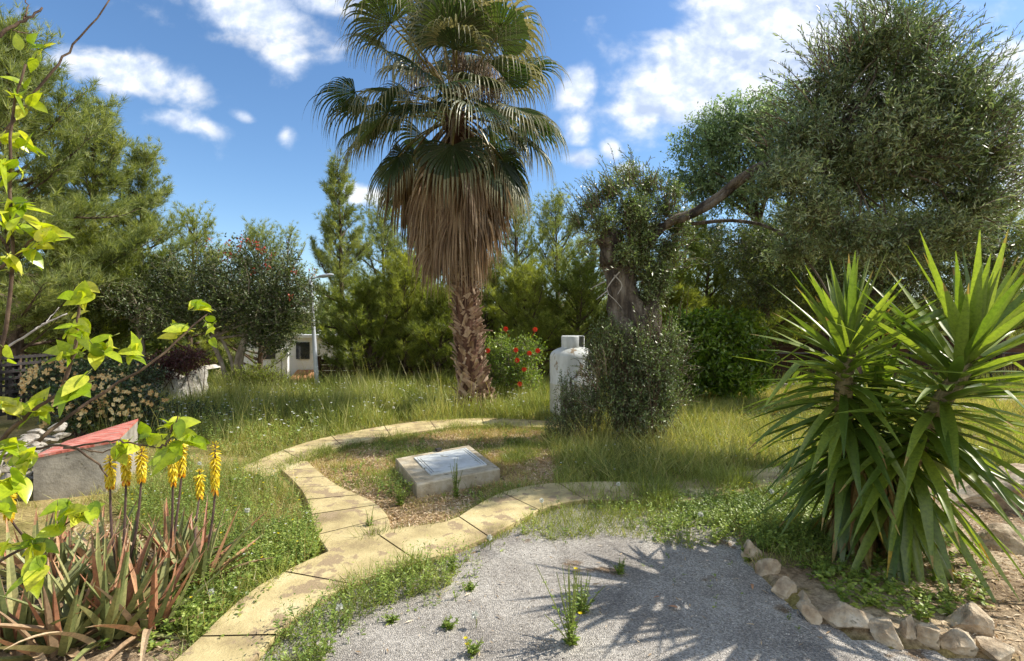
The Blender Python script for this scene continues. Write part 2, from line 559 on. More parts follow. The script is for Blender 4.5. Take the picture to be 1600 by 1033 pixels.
M['weed'] = leaf_mat('weed_leaves', [C(80, 104, 42), C(114, 138, 58), C(150, 168, 76), C(186, 196, 98)], tw=.4, gloss=.1, clump=2)
M['white_fl'] = leaf_mat('white_petals', [C(205, 205, 190), C(235, 235, 225)], trans=(1, 1, 1, 1), tw=.3, gloss=.02)
M['cream_fl'] = leaf_mat('cream_petals', [C(214, 160, 100), C(230, 200, 140), C(238, 224, 176)], trans=(1, 1, .8, 1), tw=.3, gloss=.02)
M['yellow_fl'] = leaf_mat('yellow_petals', [C(216, 190, 20), C(236, 216, 50)], trans=(1, 1, .6, 1), tw=.3, gloss=.02)
M['red_fl'] = leaf_mat('red_petals', [C(196, 40, 24), C(222, 74, 44), C(232, 104, 70)], trans=(1.3, .7, .6, 1), tw=.3, gloss=.03)
M['pink_fl'] = leaf_mat('pinkish_red_flowers', [C(140, 54, 44), C(180, 84, 66), C(206, 122, 100)], trans=(1.2, .8, .7, 1), tw=.25, gloss=.03)

M['bark'] = solid_mat('pine_bark', [C(56, 44, 36), C(92, 76, 62), C(126, 108, 90)], 9, stretch=(1, 1, .35), bump=.6, rough=.95)
M['bark_pale'] = solid_mat('pale_bark', [C(110, 96, 80), C(158, 142, 120), C(190, 176, 152)], 9, stretch=(1, 1, .4), bump=.4, rough=.95)
M['bark_olive'] = solid_mat('olive_bark', [C(44, 38, 32), C(78, 68, 58), C(116, 104, 90), C(150, 140, 124)], 7, stretch=(1, 1, .25), bump=1.0, bdist=.05, rough=.95)
M['boot'] = solid_mat('palm_leaf_base', [C(84, 62, 46), C(134, 106, 82), C(182, 156, 128), C(206, 186, 160)], 10, stretch=(1, 1, .3), bump=.5, rough=.9, island=.5)
M['palm_fibre'] = solid_mat('palm_fibre', [C(58, 38, 28), C(92, 64, 48), C(120, 90, 70)], 16, stretch=(1, 1, .2), bump=.7, rough=.95)
M['petiole'] = solid_mat('petiole', [C(92, 88, 50), C(132, 122, 70), C(160, 140, 90)], 5, bump=.1, rough=.6)
M['stem_g'] = solid_mat('green_stem', [C(98, 108, 50), C(132, 136, 68)], 8, bump=.1, rough=.6)
M['stem_y'] = solid_mat('yucca_stem', [C(92, 80, 52), C(136, 122, 84), C(160, 144, 104)], 20, stretch=(1, 1, 3), bump=.5, rough=.8)
M['stem_dk'] = solid_mat('aloe_stalk', [C(74, 58, 52), C(112, 88, 74)], 12, bump=.2, rough=.7)
M['twig'] = solid_mat('twig_bark', [C(60, 46, 36), C(96, 76, 58), C(120, 100, 78)], 20, bump=.3, rough=.85)
M['twig_pale'] = solid_mat('pale_dead_twig', [C(150, 140, 128), C(196, 188, 176)], 20, bump=.3, rough=.85)

M['concrete'] = solid_mat('concrete_render', [C(126, 118, 104), C(158, 150, 134), C(182, 172, 154)], 5, bump=.35, bscale=40, rough=.92, spots=(11, .62, C(112, 104, 88)))
M['concrete_lt'] = solid_mat('concrete_slab', [C(146, 132, 106), C(176, 160, 130), C(198, 186, 160)], 6, bump=.4, bscale=45, rough=.92, spots=(9, .6, C(120, 108, 86)))
M['cover'] = solid_mat('painted_cover', [C(176, 176, 166), C(206, 206, 198), C(220, 220, 212)], 4, bump=.15, bscale=50, rough=.7, spots=(7, .63, C(140, 136, 120)))
M['red_paint'] = solid_mat('red_painted_top', [C(160, 80, 64), C(204, 116, 96), C(222, 160, 140)], 7, bump=.4, stretch=(1, 5, 1), bscale=26, rough=.75, spots=(5, .56, C(186, 150, 132)))
M['path'] = solid_mat('paving', [C(142, 122, 88), C(178, 158, 110), C(200, 180, 128), C(210, 194, 148)], 2.3, bump=.6, bscale=60, bdist=.012, rough=.92, spots=(7, .545, C(160, 138, 104)))
M['soil'] = solid_mat('joint_soil', [C(96, 82, 60), C(140, 122, 92)], 12, bump=.5, rough=.97)
M['gravel'] = solid_mat('gravel', [C(138, 130, 119), C(164, 156, 143), C(184, 176, 162)], 2.2, spots=(1.7, .6, C(128, 108, 84)), bump=.9, bscale=80, bdist=.008, rough=.95, vor=125)
M['pebble'] = solid_mat('pebbles', [C(98, 88, 76), C(152, 142, 126), C(190, 180, 162), C(220, 212, 196)], 5, bump=.2, rough=.9, island=.9)
M['stone'] = solid_mat('sandstone', [C(128, 108, 84), C(172, 150, 120), C(204, 184, 152), C(218, 204, 178)], 7, bump=.8, bscale=22, bdist=.03, rough=.95, spots=(6, .62, C(120, 108, 84)))
M['stone_gr'] = solid_mat('grey_stone', [C(112, 104, 92), C(160, 150, 134), C(196, 188, 170)], 7, bump=.8, bscale=22, bdist=.03, rough=.95, spots=(8, .6, C(96, 88, 74)))
M['limestone'] = solid_mat('pale_limestone', [C(150, 140, 124), C(196, 188, 170), C(222, 214, 198)], 6, bump=.9, bscale=18, bdist=.04, rough=.95)
M['tank'] = solid_mat('white_tank_paint', [C(168, 168, 156), C(200, 200, 190), C(214, 214, 206)], 3, bump=.08, rough=.55, stretch=(1, 1, .4), spots=(9, .58, C(140, 122, 96)))
M['tank_dark'] = solid_mat('dark_fitting', [C(40, 40, 40), C(70, 66, 60)], 8, bump=.1, rough=.6)
M['lamp'] = solid_mat('grey_lamp_metal', [C(176, 178, 180), C(198, 200, 202)], 4, bump=0, rough=.45, spec=.5)
M['lens'] = solid_mat('lamp_lens', [C(196, 200, 204), C(214, 216, 218)], 3, bump=0, rough=.25, spec=.6)
M['iron'] = solid_mat('black_iron', [C(24, 24, 24), C(44, 42, 40)], 14, bump=.1, rough=.55)
M['board'] = solid_mat('brown_boards', [C(52, 36, 26), C(80, 56, 40), C(104, 76, 56)], 6, stretch=(.3, 1, 3), bump=.3, rough=.85, island=.3)
M['lattice'] = solid_mat('weathered_lattice', [C(44, 40, 38), C(66, 60, 56), C(88, 80, 74)], 10, bump=.3, rough=.9, island=.4)
M['white_wall'] = solid_mat('white_render', [C(206, 204, 198), C(222, 220, 214)], 2, bump=.1, rough=.9)
M['tiles'] = solid_mat('terracotta_tiles', [C(150, 100, 66), C(186, 132, 90), C(204, 160, 118)], 4, bump=.3, rough=.85, island=.6)
M['glass'] = solid_mat('dark_window', [C(24, 28, 32), C(36, 42, 46)], 2, bump=0, rough=.12, spec=.6)
M['far'] = leaf_mat('far_foliage', [C(70, 84, 46), C(104, 118, 60), C(140, 148, 80)], tw=.45, gloss=.03, clump=.25, clump_amt=.6)


def ground_mat():
    m, w = new_mat('soil_and_turf')
    out = w.n('ShaderNodeOutputMaterial')
    bs = w.n('ShaderNodeBsdfPrincipled')
    tc = w.n('ShaderNodeTexCoord')
    at_ = w.n('ShaderNodeAttribute', attribute_name='zone')
    sp = w.n('ShaderNodeSeparateColor')
    w.link(at_.outputs['Color'], sp.inputs[0])
    v = tc.outputs['Object']
    n1 = w.smooth(w.noise(v, 1.6, 6, .6), .3, .7)
    n2 = w.noise(v, 38, 5, .7)
    turf = w.ramp(n1, [(0, C(112, 108, 58)), (.5, C(150, 136, 80)), (1, C(184, 162, 108))])
    mulch = w.ramp(n1, [(0, C(142, 120, 84)), (.5, C(184, 158, 116)), (1, C(212, 190, 148))])
    soil = w.ramp(n1, [(0, C(128, 108, 84)), (.5, C(170, 148, 118)), (1, C(202, 182, 150))])
    c = w.mix(sp.outputs[0], turf, mulch)
    c = w.mix(sp.outputs[1], c, soil)
    sh = w.ramp(w.smooth(n2, .3, .7), [(0, (.55, .52, .48, 1)), (1, (1.25, 1.25, 1.25, 1))])
    c = w.mix(1.0, c, sh, 'MULTIPLY')
    w.link(c, bs.inputs['Base Color'])
    bs.inputs['Roughness'].default_value = .97
    bs.inputs['Specular IOR Level'].default_value = .1
    b = w.n('ShaderNodeBump')
    b.inputs['Strength'].default_value = .9
    b.inputs['Distance'].default_value = .03
    w.link(w.noise(v, 30, 8, .7), b.inputs['Height'])
    w.link(b.outputs[0], bs.inputs['Normal'])
    w.link(bs.outputs[0], out.inputs[0])
    return m


# ------------------------------------------------------------------ ground
def make_ground():
    def axis(a, b, step, far, sign_low=True):
        core = np.arange(a, b + 1e-6, step)
        up = []; s = step; x = b
        while x < far:
            s *= 1.25; x += s; up.append(x)
        dn = []; s = step; x = a
        while x > -far:
            s *= 1.25; x -= s; dn.append(x)
        return np.array(dn[::-1] + list(core) + up)
    xs = axis(-7, 7, .07, 900); ys = axis(1.0, 13.5, .07, 1200)
    X, Y = np.meshgrid(xs, ys)
    Z = gz(X, Y)
    V = np.stack([X.ravel(), Y.ravel(), Z.ravel()], 1)
    nx, ny = len(xs), len(ys)
    i = np.arange(nx - 1)[None] + (np.arange(ny - 1) * nx)[:, None]
    q = np.stack([i, i + 1, i + nx + 1, i + nx], -1).reshape(-1, 4)
    g = Geo(); g.add(V, q)
    o = g.build('ground', ground_mat(), smooth=True)
    a = o.data.color_attributes.new('zone', 'FLOAT_COLOR', 'POINT')
    jx = (fbm(V[:, 0] * 3, V[:, 1] * 3) - .5) * .5
    jy = (fbm(V[:, 0] * 3 + 9, V[:, 1] * 3) - .5) * .5
    r = inpoly(V[:, 0] + jx, V[:, 1] + jy, CIRCLE).astype(float)
    s = inpoly(V[:, 0] + jx, V[:, 1] + jy, BED).astype(float)
    al = np.hypot(V[:, 0] + 2.0, V[:, 1] - 2.9) < 1.1
    s = np.maximum(s, al)
    a.data.foreach_set('color', np.stack([r, s, r * 0, r * 0 + 1], 1).astype(np.float32).ravel())
    o['kind'] = 'structure'
    return o


make_ground()


def make_paths():
    g = Geo(); gj = Geo()
    for (ins, outs), zt, slab in (((P1i, P1o), .05, .62), ((P2i, P2o), .046, .34), ((P3i, P3o), .042, .7)):
        n = 90
        A = curve(np.array(ins), n); B = curve(np.array(outs), n)
        mid = (A + B) / 2
        d = np.concatenate([[0], np.cumsum(np.linalg.norm(np.diff(mid, axis=0), axis=1))])
        tot = d[-1]; k = max(2, int(tot / slab))
        for i0 in range(n - 1):
            qa, qb = A[i0] * .985 + B[i0] * .015, B[i0] * .985 + A[i0] * .015
            ra, rb = A[i0 + 1] * .985 + B[i0 + 1] * .015, B[i0 + 1] * .985 + A[i0 + 1] * .015
            zf = zt - .012
            gj.add([(*qa, zf), (*qb, zf), (*rb, zf), (*ra, zf)], [(3, 2, 1, 0)])
        cuts = [tot * (j + .12 * (rng.random() - .5)) / k for j in range(k + 1)]; cuts[0] = 0; cuts[-1] = tot
        for j in range(k):
            s = np.linspace(cuts[j] + .006, cuts[j + 1] - .006, 5)
            a = np.stack([np.interp(s, d, A[:, c]) for c in (0, 1)], 1)
            b = np.stack([np.interp(s, d, B[:, c]) for c in (0, 1)], 1)
            zz = zt + (rng.random() - .5) * .003
            rows = []
            for t, dz in ((0, -.06), (0, -.006), (.012, 0), (.5, .0), (.988, 0), (1, -.006), (1, -.06)):
                p = a * (1 - t) + b * t
                rows.append(np.concatenate([p, np.full((5, 1), zz + dz)], 1))
            V = np.stack(rows, 1).reshape(-1, 3)  # 5 x 7
            q = []
            for i in range(4):
                for r in range(6):
                    q.append((i * 7 + r, i * 7 + r + 1, (i + 1) * 7 + r + 1, (i + 1) * 7 + r))
            g.add(V, [f[::-1] for f in q])
            for i0 in (0, 28):
                e = V[[i0 + 0, i0 + 1, i0 + 5, i0 + 6]]
                g.add(e, [(0, 1, 2, 3)])
    gj.build('path_bedding', M['soil'])['kind'] = 'structure'
    o = g.build('paved_path', M['path'])
    o['kind'] = 'structure'
    # gravel sheet
    bm = bmesh.new()
    vs = [bm.verts.new((x, y, .012)) for x, y in GRAVEL]
    f = bm.faces.new(vs)
    bmesh.ops.triangulate(bm, faces=[f])
    bmesh.ops.recalc_face_normals(bm, faces=bm.faces)
    for f in bm.faces:
        if f.normal.z < 0:
            f.normal_flip()
    me = bpy.data.meshes.new('gravel'); bm.to_mesh(me); bm.free()
    me.materials.append(M['gravel'])
    o = bpy.data.objects.new('gravel', me); col.objects.link(o); o['kind'] = 'structure'
    # loose chippings
    ico = [(0, 0, 1), (.9, 0, .1), (0, .8, 0), (-.8, .1, .1), (0, -.9, .05), (.1, 0, -.6)]
    T = (ico, [], [(0, 1, 2), (0, 2, 3), (0, 3, 4), (0, 4, 1), (5, 2, 1), (5, 3, 2), (5, 4, 3), (5, 1, 4)])
    N = 34000
    y = 1.9 + 3.3 * rng.random(N) ** 1.2; x = -2.6 + 5.6 * rng.random(N)
    k = inpoly(x, y, GRAVEL); x = x[k]; y = y[k]; N = len(x)
    O = np.stack([x, y, np.full(N, .013)], 1)
    a, b, c = frames(rng.normal(size=(N, 3)) * [1, 1, .3], np.tile([0, 0, 1.], (N, 1)))
    s = (.0018 + .0048 * rng.random(N) ** 3)[:, None]
    g = Geo(); g.inst(T, O, a * s * 1.3, b * s, c * s * .8)
    o = g.build('gravel_chippings', M['pebble']); tag(o, 'loose grey and white chippings covering the gravel area', 'gravel', kind='stuff')


make_paths()


# ------------------------------------------------------------------ plants: generators
def leaf_strip(g, base, d, nvec, L, Wd, bend=0.0, fold=.35, n=7, m=0, prof=None, tipm=None, tipfrom=.8, thick=0, twist=0.0, kink=None):
    """one long leaf, V-shaped in section, bending with gravity"""
    p = np.array(base, float); d = nrm(d); nn = np.array(nvec, float)
    s = nrm(np.cross(d, nn)); nn = np.cross(s, d)
    rows = []
    for i in range(n + 1):
        t = i / n
        w = Wd * (prof(t) if prof else (1 - t) ** .6 * min(1, .55 + t * 2)) * .5
        w = max(w, Wd * .02)
        if twist:
            ca, sa = math.cos(twist * t), math.sin(twist * t)
            s2 = s * ca + nn * sa; n2 = nn * ca - s * sa
        else:
            s2, n2 = s, nn
        row = [p - s2 * w + n2 * w * fold, p, p + s2 * w + n2 * w * fold]
        if thick:
            row.append(p - n2 * thick * (1 - t))
        rows.append(row)
        k = bend / n
        if kink is not None and abs(t - kink) < .5 / n:
            k += 1.1
        d = nrm(d + np.array([0, 0, -k])); s = nrm(np.cross(d, nn) if np.linalg.norm(np.cross(d, nn)) > .05 else s); nn = np.cross(s, d)
        p = p + d * L / n
    w3 = 4 if thick else 3
    V = np.array(rows).reshape(-1, 3)
    q = [[], []]
    for i in range(n):
        mm = 1 if (tipm is not None and (i + .5) / n > tipfrom) else 0
        a = i * w3; b = a + w3
        q[mm] += [(a, a + 1, b + 1, b), (a + 1, a + 2, b + 2, b + 1)]
        if thick:
            q[mm] += [(a + 2, a + 3, b + 3, b + 2), (a + 3, a, b, b + 3)]
    n0 = g.n
    g.add(V, q[0], None, m)
    if q[1]:
        g.q.append(np.asarray(q[1]) + n0); g.qm.append(np.full(len(q[1]), tipm))


def spray(gl, gt, lobes, ntw, tl, lpt, L, Wd, outward=1.0, up=.3, noise=.6, droop=0., T=T_RH, m=0, shell=.55, flat=0.0, tw=.006, spread=1.0, stem=True, clip=None):
    """a crown: twigs spread through the lobes, leaves in pairs along every twig"""
    lobes = np.asarray(lobes, float)
    wts = (lobes[:, 3] * lobes[:, 4] * lobes[:, 5]) ** .7
    li = rng.choice(len(lobes), ntw, p=wts / wts.sum())
    c = lobes[li, :3]; r = lobes[li, 3:6]
    d = nrm(rng.normal(size=(ntw, 3)))
    rad = shell + (1 - shell) * rng.random(ntw) ** .8
    inner = rng.random(ntw) < .22
    rad[inner] = rng.random(inner.sum()) * shell
    # uneven outline
    lump = 1 + .28 * (fbm(d[:, 0] * 3 + li * 7, d[:, 1] * 3 + d[:, 2] * 2.3) - .5) * 2
    P = c + d * r * (rad * lump)[:, None]
    tdir = nrm(d * outward + np.array([0, 0, up]) + rng.normal(size=(ntw, 3)) * noise)
    tln = tl * (.5 + rng.random(ntw))
    P = P - tdir * tln[:, None] * .6
    if clip is not None:
        k = clip(P); P = P[k]; tdir = tdir[k]; tln = tln[k]; ntw = len(P)
    if stem and gt is not None:
        X, Y, Z = frames(tdir)
        gt.inst(T_TWIG, P, X * tln[:, None], Y * tw, Z * tw)
    t = (np.arange(lpt) + .6) / lpt
    tt = np.tile(t, ntw) + rng.normal(size=ntw * lpt) * .04
    Pb = np.repeat(P, lpt, 0); td = np.repeat(tdir, lpt, 0); tn = np.repeat(tln, lpt)
    B = Pb + td * (tn * tt)[:, None]
    B[:, 2] -= droop * (tn * tt) ** 2
    per = nrm(np.cross(td, rng.normal(size=td.shape)))
    ld = nrm(td * .6 + per * .8 * spread + rng.normal(size=td.shape) * .2 - np.array([0, 0, droop * .5]))
    upv = nrm(np.array([0, 0, 1.0]) + rng.normal(size=ld.shape) * (.8 - flat * .6))
    X, Y, Z = frames(ld, upv)
    s = L * (.65 + .6 * rng.random(len(B)))
    gl.inst(T, B, X * s[:, None], Y * (s * Wd / L)[:, None], Z * (s * .35)[:, None], m)


def limbs_to(gt, start, lobes, n, r0, sides=6, sag=.1):
    lobes = np.asarray(lobes, float)
    for i in range(n):
        lb = lobes[i % len(lobes)]
        e = lb[:3] + nrm(rng.normal(size=3)) * lb[3:6] * .6
        s = np.array(start, float) + rng.normal(size=3) * r0
        mid = (s + e) / 2 + rng.normal(size=3) * .12 * np.linalg.norm(e - s) + np.array([0, 0, sag])
        tube(gt, curve([s, mid, e], 7), np.linspace(r0, r0 * .15, 7), sides)


def make_pine(label, px, top_y, Y, rad, mat='pine', cb=.12, limbs=46, tw=9, tufts=6, ts=.15, seed=0, lean=(0, 0), dense=1.0, group='pines round the garden', name='pine_tree', xoff=0, top_pow=.75):
    x = (px - 800) / FPX * Y
    z0 = float(gz(x, Y))
    H = EYE + (HOR - top_y) / FPX * Y - z0
    rs = np.random.default_rng(seed + 1000)
    t = thing(name, label, 'pine tree', (x, Y, z0), group)
    gb = Geo(); gl = Geo()
    tp = [np.array([x + lean[0] * f * f + .06 * math.sin(4 * f + seed), Y + lean[1] * f * f, z0 - .1 + (H + .1) * f]) for f in np.linspace(0, 1, 12)]
    tp = np.array(tp)
    tube(gb, tp, np.linspace(.035 + H * .014, .008, 12), 8, wob=.15)
    O = []; D = []; S = []
    nl = int(limbs * dense)
    for i in range(nl):
        f = cb + (1 - cb) * ((i + rs.random()) / nl)
        p0 = np.array([np.interp(f, np.linspace(0, 1, 12), tp[:, k]) for k in range(3)])
        az = i * 2.4 + rs.normal() * .4
        rel = (f - cb) / (1 - cb)
        ln = rad * ((1 - rel) ** top_pow * (.35 + .85 * rs.random()) * (.75 + .5 * min(rel * 4, 1)) + .10)
        el = R(8 + 50 * rel ** 1.3) + rs.normal() * .15
        d = np.array([math.cos(az) * math.cos(el), math.sin(az) * math.cos(el), math.sin(el)])
        k = 7; pts = [p0]
        for j in range(k - 1):
            d = nrm(d + np.array([0, 0, .09]) + rs.normal(size=3) * .09)
            pts.append(pts[-1] + d * ln / (k - 1))
        pts = np.array(pts)
        tube(gb, pts, np.linspace(.012 + .018 * ln, .004, k), 4, cap=False)
        nt = max(3, int(tw * ln / rad * 1.2) + 2)
        for j in range(nt):
            u = .22 + .78 * (j + rs.random() * .6) / nt
            b = np.array([np.interp(u, np.linspace(0, 1, k), pts[:, c]) for c in range(3)])
            dd = pts[min(int(u * (k - 1)) + 1, k - 1)] - pts[max(min(int(u * (k - 1)), k - 2), 0)]
            dd = nrm(dd)
            sd_ = nrm(np.cross(dd, [0, 0, 1])) * (1 if j % 2 else -1)
            td = nrm(dd * .7 + sd_ * (.2 + .9 * rs.random()) + np.array([0, 0, .25 + .5 * rs.random()]))
            tl = (.2 + .38 * rs.random()) * (1.15 - .5 * u) * max(.6, min(rad, 1.8))
            e = b + td * tl
            gb.inst(T_TWIG, b[None], (td * tl)[None], (nrm(np.cross(td, [1, 0, .3])) * .012)[None], (nrm(np.cross(td, [0, 1, .3])) * .012)[None])
            m_ = int(tufts * (.6 + .8 * rs.random())) + 1
            for q in range(m_):
                v = .25 + .8 * (q + rs.random() * .5) / m_
                O.append(b + td * tl * v + rs.normal(size=3) * .035)
                D.append(td + rs.normal(size=3) * .5 + np.array([0, 0, .35]))
                S.append(ts * (.7 + .6 * rs.random()))
    O = np.array(O); D = np.array(D); S = np.array(S)[:, None]
    X, Yv, Z = frames(D)
    pick = rs.integers(0, 4, len(O))
    for k in range(4):
        s = pick == k
        gl.inst(TUFTS[k], O[s], X[s] * S[s], Yv[s] * S[s], Z[s] * S[s])
    gb.build('trunk', M['bark'], t)
    gl.build('crown', M[mat], t)
    return t


# ------------------------------------------------------------------ background
def make_far_wood():
    g = Geo()
    N = 5200
    px = rng.uniform(-300, 1900, N)
    Y = rng.uniform(22, 34, N)
    topz = 1.2 + 2.8 * fbm(px * .011 + 3, Y * .05) + np.where((px > 380) & (px < 500), -1.6, 0)
    z0 = gz(0 * px, Y)
    x = (px - 800) / FPX * Y
    z = z0 + (topz - z0) * rng.random(N) ** .7
    O = np.stack([x, Y, z], 1)
    for k in range(4):
        s = slice(k, None, 4)
        o = O[s]
        X, Yv, Z = frames(rng.normal(size=o.shape) + np.array([0, 0, .6]))
        sc = rng.uniform(.5, .9, len(o))[:, None]
        gl_t = tuft(16, .8, .13, 50 + k)
        g.inst(gl_t, o, X * sc, Yv * sc, Z * sc)
        # leafy mass too
        for r in range(3):
            oo = o + rng.normal(size=o.shape) * .35
            X, Yv, Z = frames(rng.normal(size=o.shape))
            g.inst(T_OVAL, oo, X * sc * .55, Yv * sc * .3, Z * sc * .2)
    o = g.build('woodland', M['far']); tag(o, 'dense low woodland filling the slope far behind the garden', 'woodland', kind='stuff')


make_far_wood()

pines = [
    # label, px, top, Y, radius, material, seed, extras
    ('tall feathery pine filling the upper left behind the lemon leaves', 20, 75, 9.6, 2.15, 'pine_b', 1, dict(limbs=95, tw=14, tufts=8, cb=.16, ts=.17)),
    ('narrower pine with a pointed top just right of the big left pine', 150, 180, 11.5, 1.55, 'pine_b', 2, dict(limbs=70, tw=12, tufts=8, cb=.2, ts=.16)),
    ('pine sloping down to the right above the flowering tree with red tips', 222, 250, 12.6, 1.4, 'pine_b', 3, dict(limbs=60, tw=11, tufts=7, cb=.22)),
    ('yellowish pine showing over the dark tree with red tips', 300, 352, 16, 2.2, 'pine_y', 4, dict(limbs=50, tw=10)),
    ('low bushy pine behind the retaining stones and purple shrub at left', 120, 400, 11.0, 1.9, 'pine', 5, dict(limbs=50, tw=11, tufts=8, cb=.25)),
    ('slender conical pine with dark trunk right beside the street lamp', 530, 268, 14, 1.2, 'pine_b', 6, dict(limbs=58, tw=10, tufts=7, cb=.15)),
    ('bluish loose pine between the lamp pine and the palm skirt', 600, 340, 16.0, 1.9, 'pine_b', 7, dict(limbs=54, tw=10, tufts=7, cb=.1)),
    ('bright yellow green young pine left of the palm skirt', 632, 425, 13.2, 1.35, 'pine_y', 8, dict(limbs=50, tw=9, tufts=7)),
    ('pale thin pine whose tip shows left of the palm skirt', 652, 362, 17.0, 1.9, 'pine_b', 9, dict(limbs=52, tw=10, tufts=7)),
    ('low dark pine directly behind the left side of the palm trunk', 690, 470, 12.8, 1.25, 'pine', 10, dict(limbs=46, tw=9, tufts=7)),
    ('dense low pine behind the lamp post foot', 575, 470, 13.2, 1.5, 'pine', 31, dict(limbs=50, tw=9, tufts=7, cb=.08)),
    ('tall thin pine rising right of the palm skirt', 803, 305, 16.5, 1.6, 'pine_b', 11, dict(limbs=54, tw=10, tufts=7)),
    ('pine with an open airy top left of the old olive', 868, 330, 15.5, 1.8, 'pine_b', 12, dict(limbs=54, tw=10, tufts=7)),
    ('rounded green pine above the red flowered shrub', 825, 440, 13.3, 1.45, 'pine_y', 13, dict(limbs=48, tw=9, tufts=7, cb=.1)),
    ('dull green pine behind the white gas tank', 905, 430, 13.6, 1.5, 'pine', 14, dict(limbs=48, tw=9, tufts=7, cb=.1)),
    ('sunny yellow pine seen just right of the old olive trunk', 1045, 395, 12.6, .95, 'pine_y', 15, dict(limbs=46, tw=9, tufts=7, cb=.2)),
    ('dark pine under the long olive branch', 1105, 372, 14.2, 1.5, 'pine', 16, dict(limbs=55, tw=10, tufts=8, cb=.1)),
    ('shaded pine above the left end of the brown board fence', 1185, 385, 13.9, 1.6, 'pine', 17, dict(limbs=55, tw=10, tufts=8, cb=.25)),
    ('greyish pine behind the left head of the yucca', 1285, 378, 14.5, 1.9, 'pine', 18, dict(limbs=55, tw=10, tufts=8, cb=.25)),
    ('pine behind the gap between the two yucca heads', 1400, 360, 15.0, 2.1, 'pine', 19, dict(limbs=55, tw=10, tufts=8, cb=.22)),
    ('pine at the right edge showing above the right yucca head', 1560, 325, 14.0, 1.9, 'pine_b', 20, dict(limbs=55, tw=10, tufts=8, cb=.22)),
    ('pale far pine filling the gap behind the lamp pine', 450, 372, 25, 3.0, 'pine_y', 21, dict(limbs=40, tw=8, tufts=5)),
    ('far pine showing low between palm trunk and tank', 760, 430, 16, 2.0, 'pine', 22, dict(limbs=50, tw=10, tufts=7)),
    ('thin airy pine whose top shows just left of the old olive crown', 925, 385, 17.5, 1.9, 'pine_b', 23, dict(limbs=50, tw=9, tufts=7)),
    ('dusky pine closing the gap between the old olive and the light broad crown', 1075, 345, 17.5, 2.0, 'pine', 24, dict(limbs=50, tw=9, tufts=7)),
    ('pine standing far back between the lamp head and the red tipped tree', 405, 372, 18.5, 2.4, 'pine_b', 25, dict(limbs=50, tw=9, tufts=7)),
    ('pine far back under the lower edge of the big olive crown', 1230, 330, 17.5, 2.6, 'pine', 26, dict(limbs=54, tw=10, tufts=8)),
]
for lb, px, ty, Y, rad, mt, sd_, kw in pines:
    make_pine(lb, px, ty, Y, rad, mt, seed=sd_, **kw)


# neighbouring house glimpsed left of the lamp
def make_house():
    o = at(460, 600, 20.5)
    z0 = float(gz(o[0], 21))
    t = thing('house', 'white neighbouring house with clay tile porch roof glimpsed left of the lamp post', 'house', (o[0], 21, z0))
    x0, x1 = at(405, 0, 21)[0], at(505, 0, 21)[0]
    top = at(0, 528, 21)[2]
    g = Geo(); box(g, ((x0 + x1) / 2, 23.2, (z0 + top) / 2), (x1 - x0 + 1.5, 4, top - z0)); g.build('wall', M['white_wall'], t)
    g = Geo()
    for px in (437, 447):
        box(g, (at(px, 0, 20.6)[0], 20.6, z0 + .75), (.18, .18, 1.9))
    g.build('porch_pillar', M['white_wall'], t)
    for sgn, (pxa, pxb) in enumerate(((452, 494),)):
        g = Geo()
        xa, xb = at(pxa, 0, 20.4)[0], at(pxb, 0, 20.4)[0]
        n = 9
        for i in range(n):
            xx = xa + (xb - xa) * (i + .5) / n
            tube(g, [(xx, 20.2, at(0, 598, 20.2)[2]), (xx, 21.15, at(0, 580, 21.1)[2])], .075, 6)
        box(g, ((xa + xb) / 2, 20.7, at(0, 594, 20.7)[2] - .05), (xb - xa, 1.0, .03))
        g.build('porch_roof', M['tiles'], t)
    g = Geo(); box(g, ((x0 + x1) / 2, 23.2, top + .06), (x1 - x0 + 1.8, 4.3, .12)); g.build('roof', M['white_wall'], t)
    for px in (472, 418):
        g = Geo(); box(g, (at(px, 0, 21.1)[0], 21.18, at(0, 548, 21.1)[2]), (.55, .06, .7)); w_ = g.build('window', M['glass'], t)
    # low lean-to roof further left
    g = Geo()
    xa, xb = at(400, 0, 16.5)[0], at(426, 0, 16.5)[0]
    sh = thing('garden_wall', 'low garden wall capped with clay tiles left of the white house', 'wall', ((xa + xb) / 2, 16.5, float(gz(xa, 16.5))))
    zt = at(0, 603, 16.5)[2]; zb = float(gz(xa, 16.5))
    box(g, ((xa + xb) / 2, 16.5, (zt + zb) / 2 - .05), (xb - xa, .3, zt - zb - .1)); g.build('wall', M['white_wall'], sh)
    g = Geo()
    for xx in np.linspace(xa, xb, 6):
        tube(g, [(xx, 16.25, zt - .03), (xx, 16.75, zt + .1)], .05, 6)
    g.build('tile_cap', M['tiles'], sh)


make_house()


def board_fence(label, pa, pb, Ya, Yb, ztop, n, zlow=None):
    a = at(pa, 0, Ya); b = at(pb, 0, Yb)
    za = float(gz(a[0], Ya)) if zlow is None else zlow
    t = thing('board_fence', label, 'fence', ((a[0] + b[0]) / 2, (Ya + Yb) / 2, za), 'brown board fences behind the garden')
    L = math.hypot(b[0] - a[0], Yb - Ya); rz = math.atan2(Yb - Ya, b[0] - a[0])
    cx, cy = (a[0] + b[0]) / 2, (Ya + Yb) / 2
    g = Geo()
    h = (ztop - za) / n
    for i in range(n):
        box(g, (cx, cy, za + h * (i + .5)), (L, .03, h - .012), rz)
    g.build('board_panel', M['board'], t)
    k = max(2, int(L / 1.8) + 1)
    for i in range(k):
        f = i / (k - 1)
        g = Geo(); box(g, (a[0] + (b[0] - a[0]) * f, Ya + (Yb - Ya) * f - .06, (za + ztop) / 2 + .04), (.09, .09, ztop - za + .08), rz); g.build('post', M['board'], t)
    return t


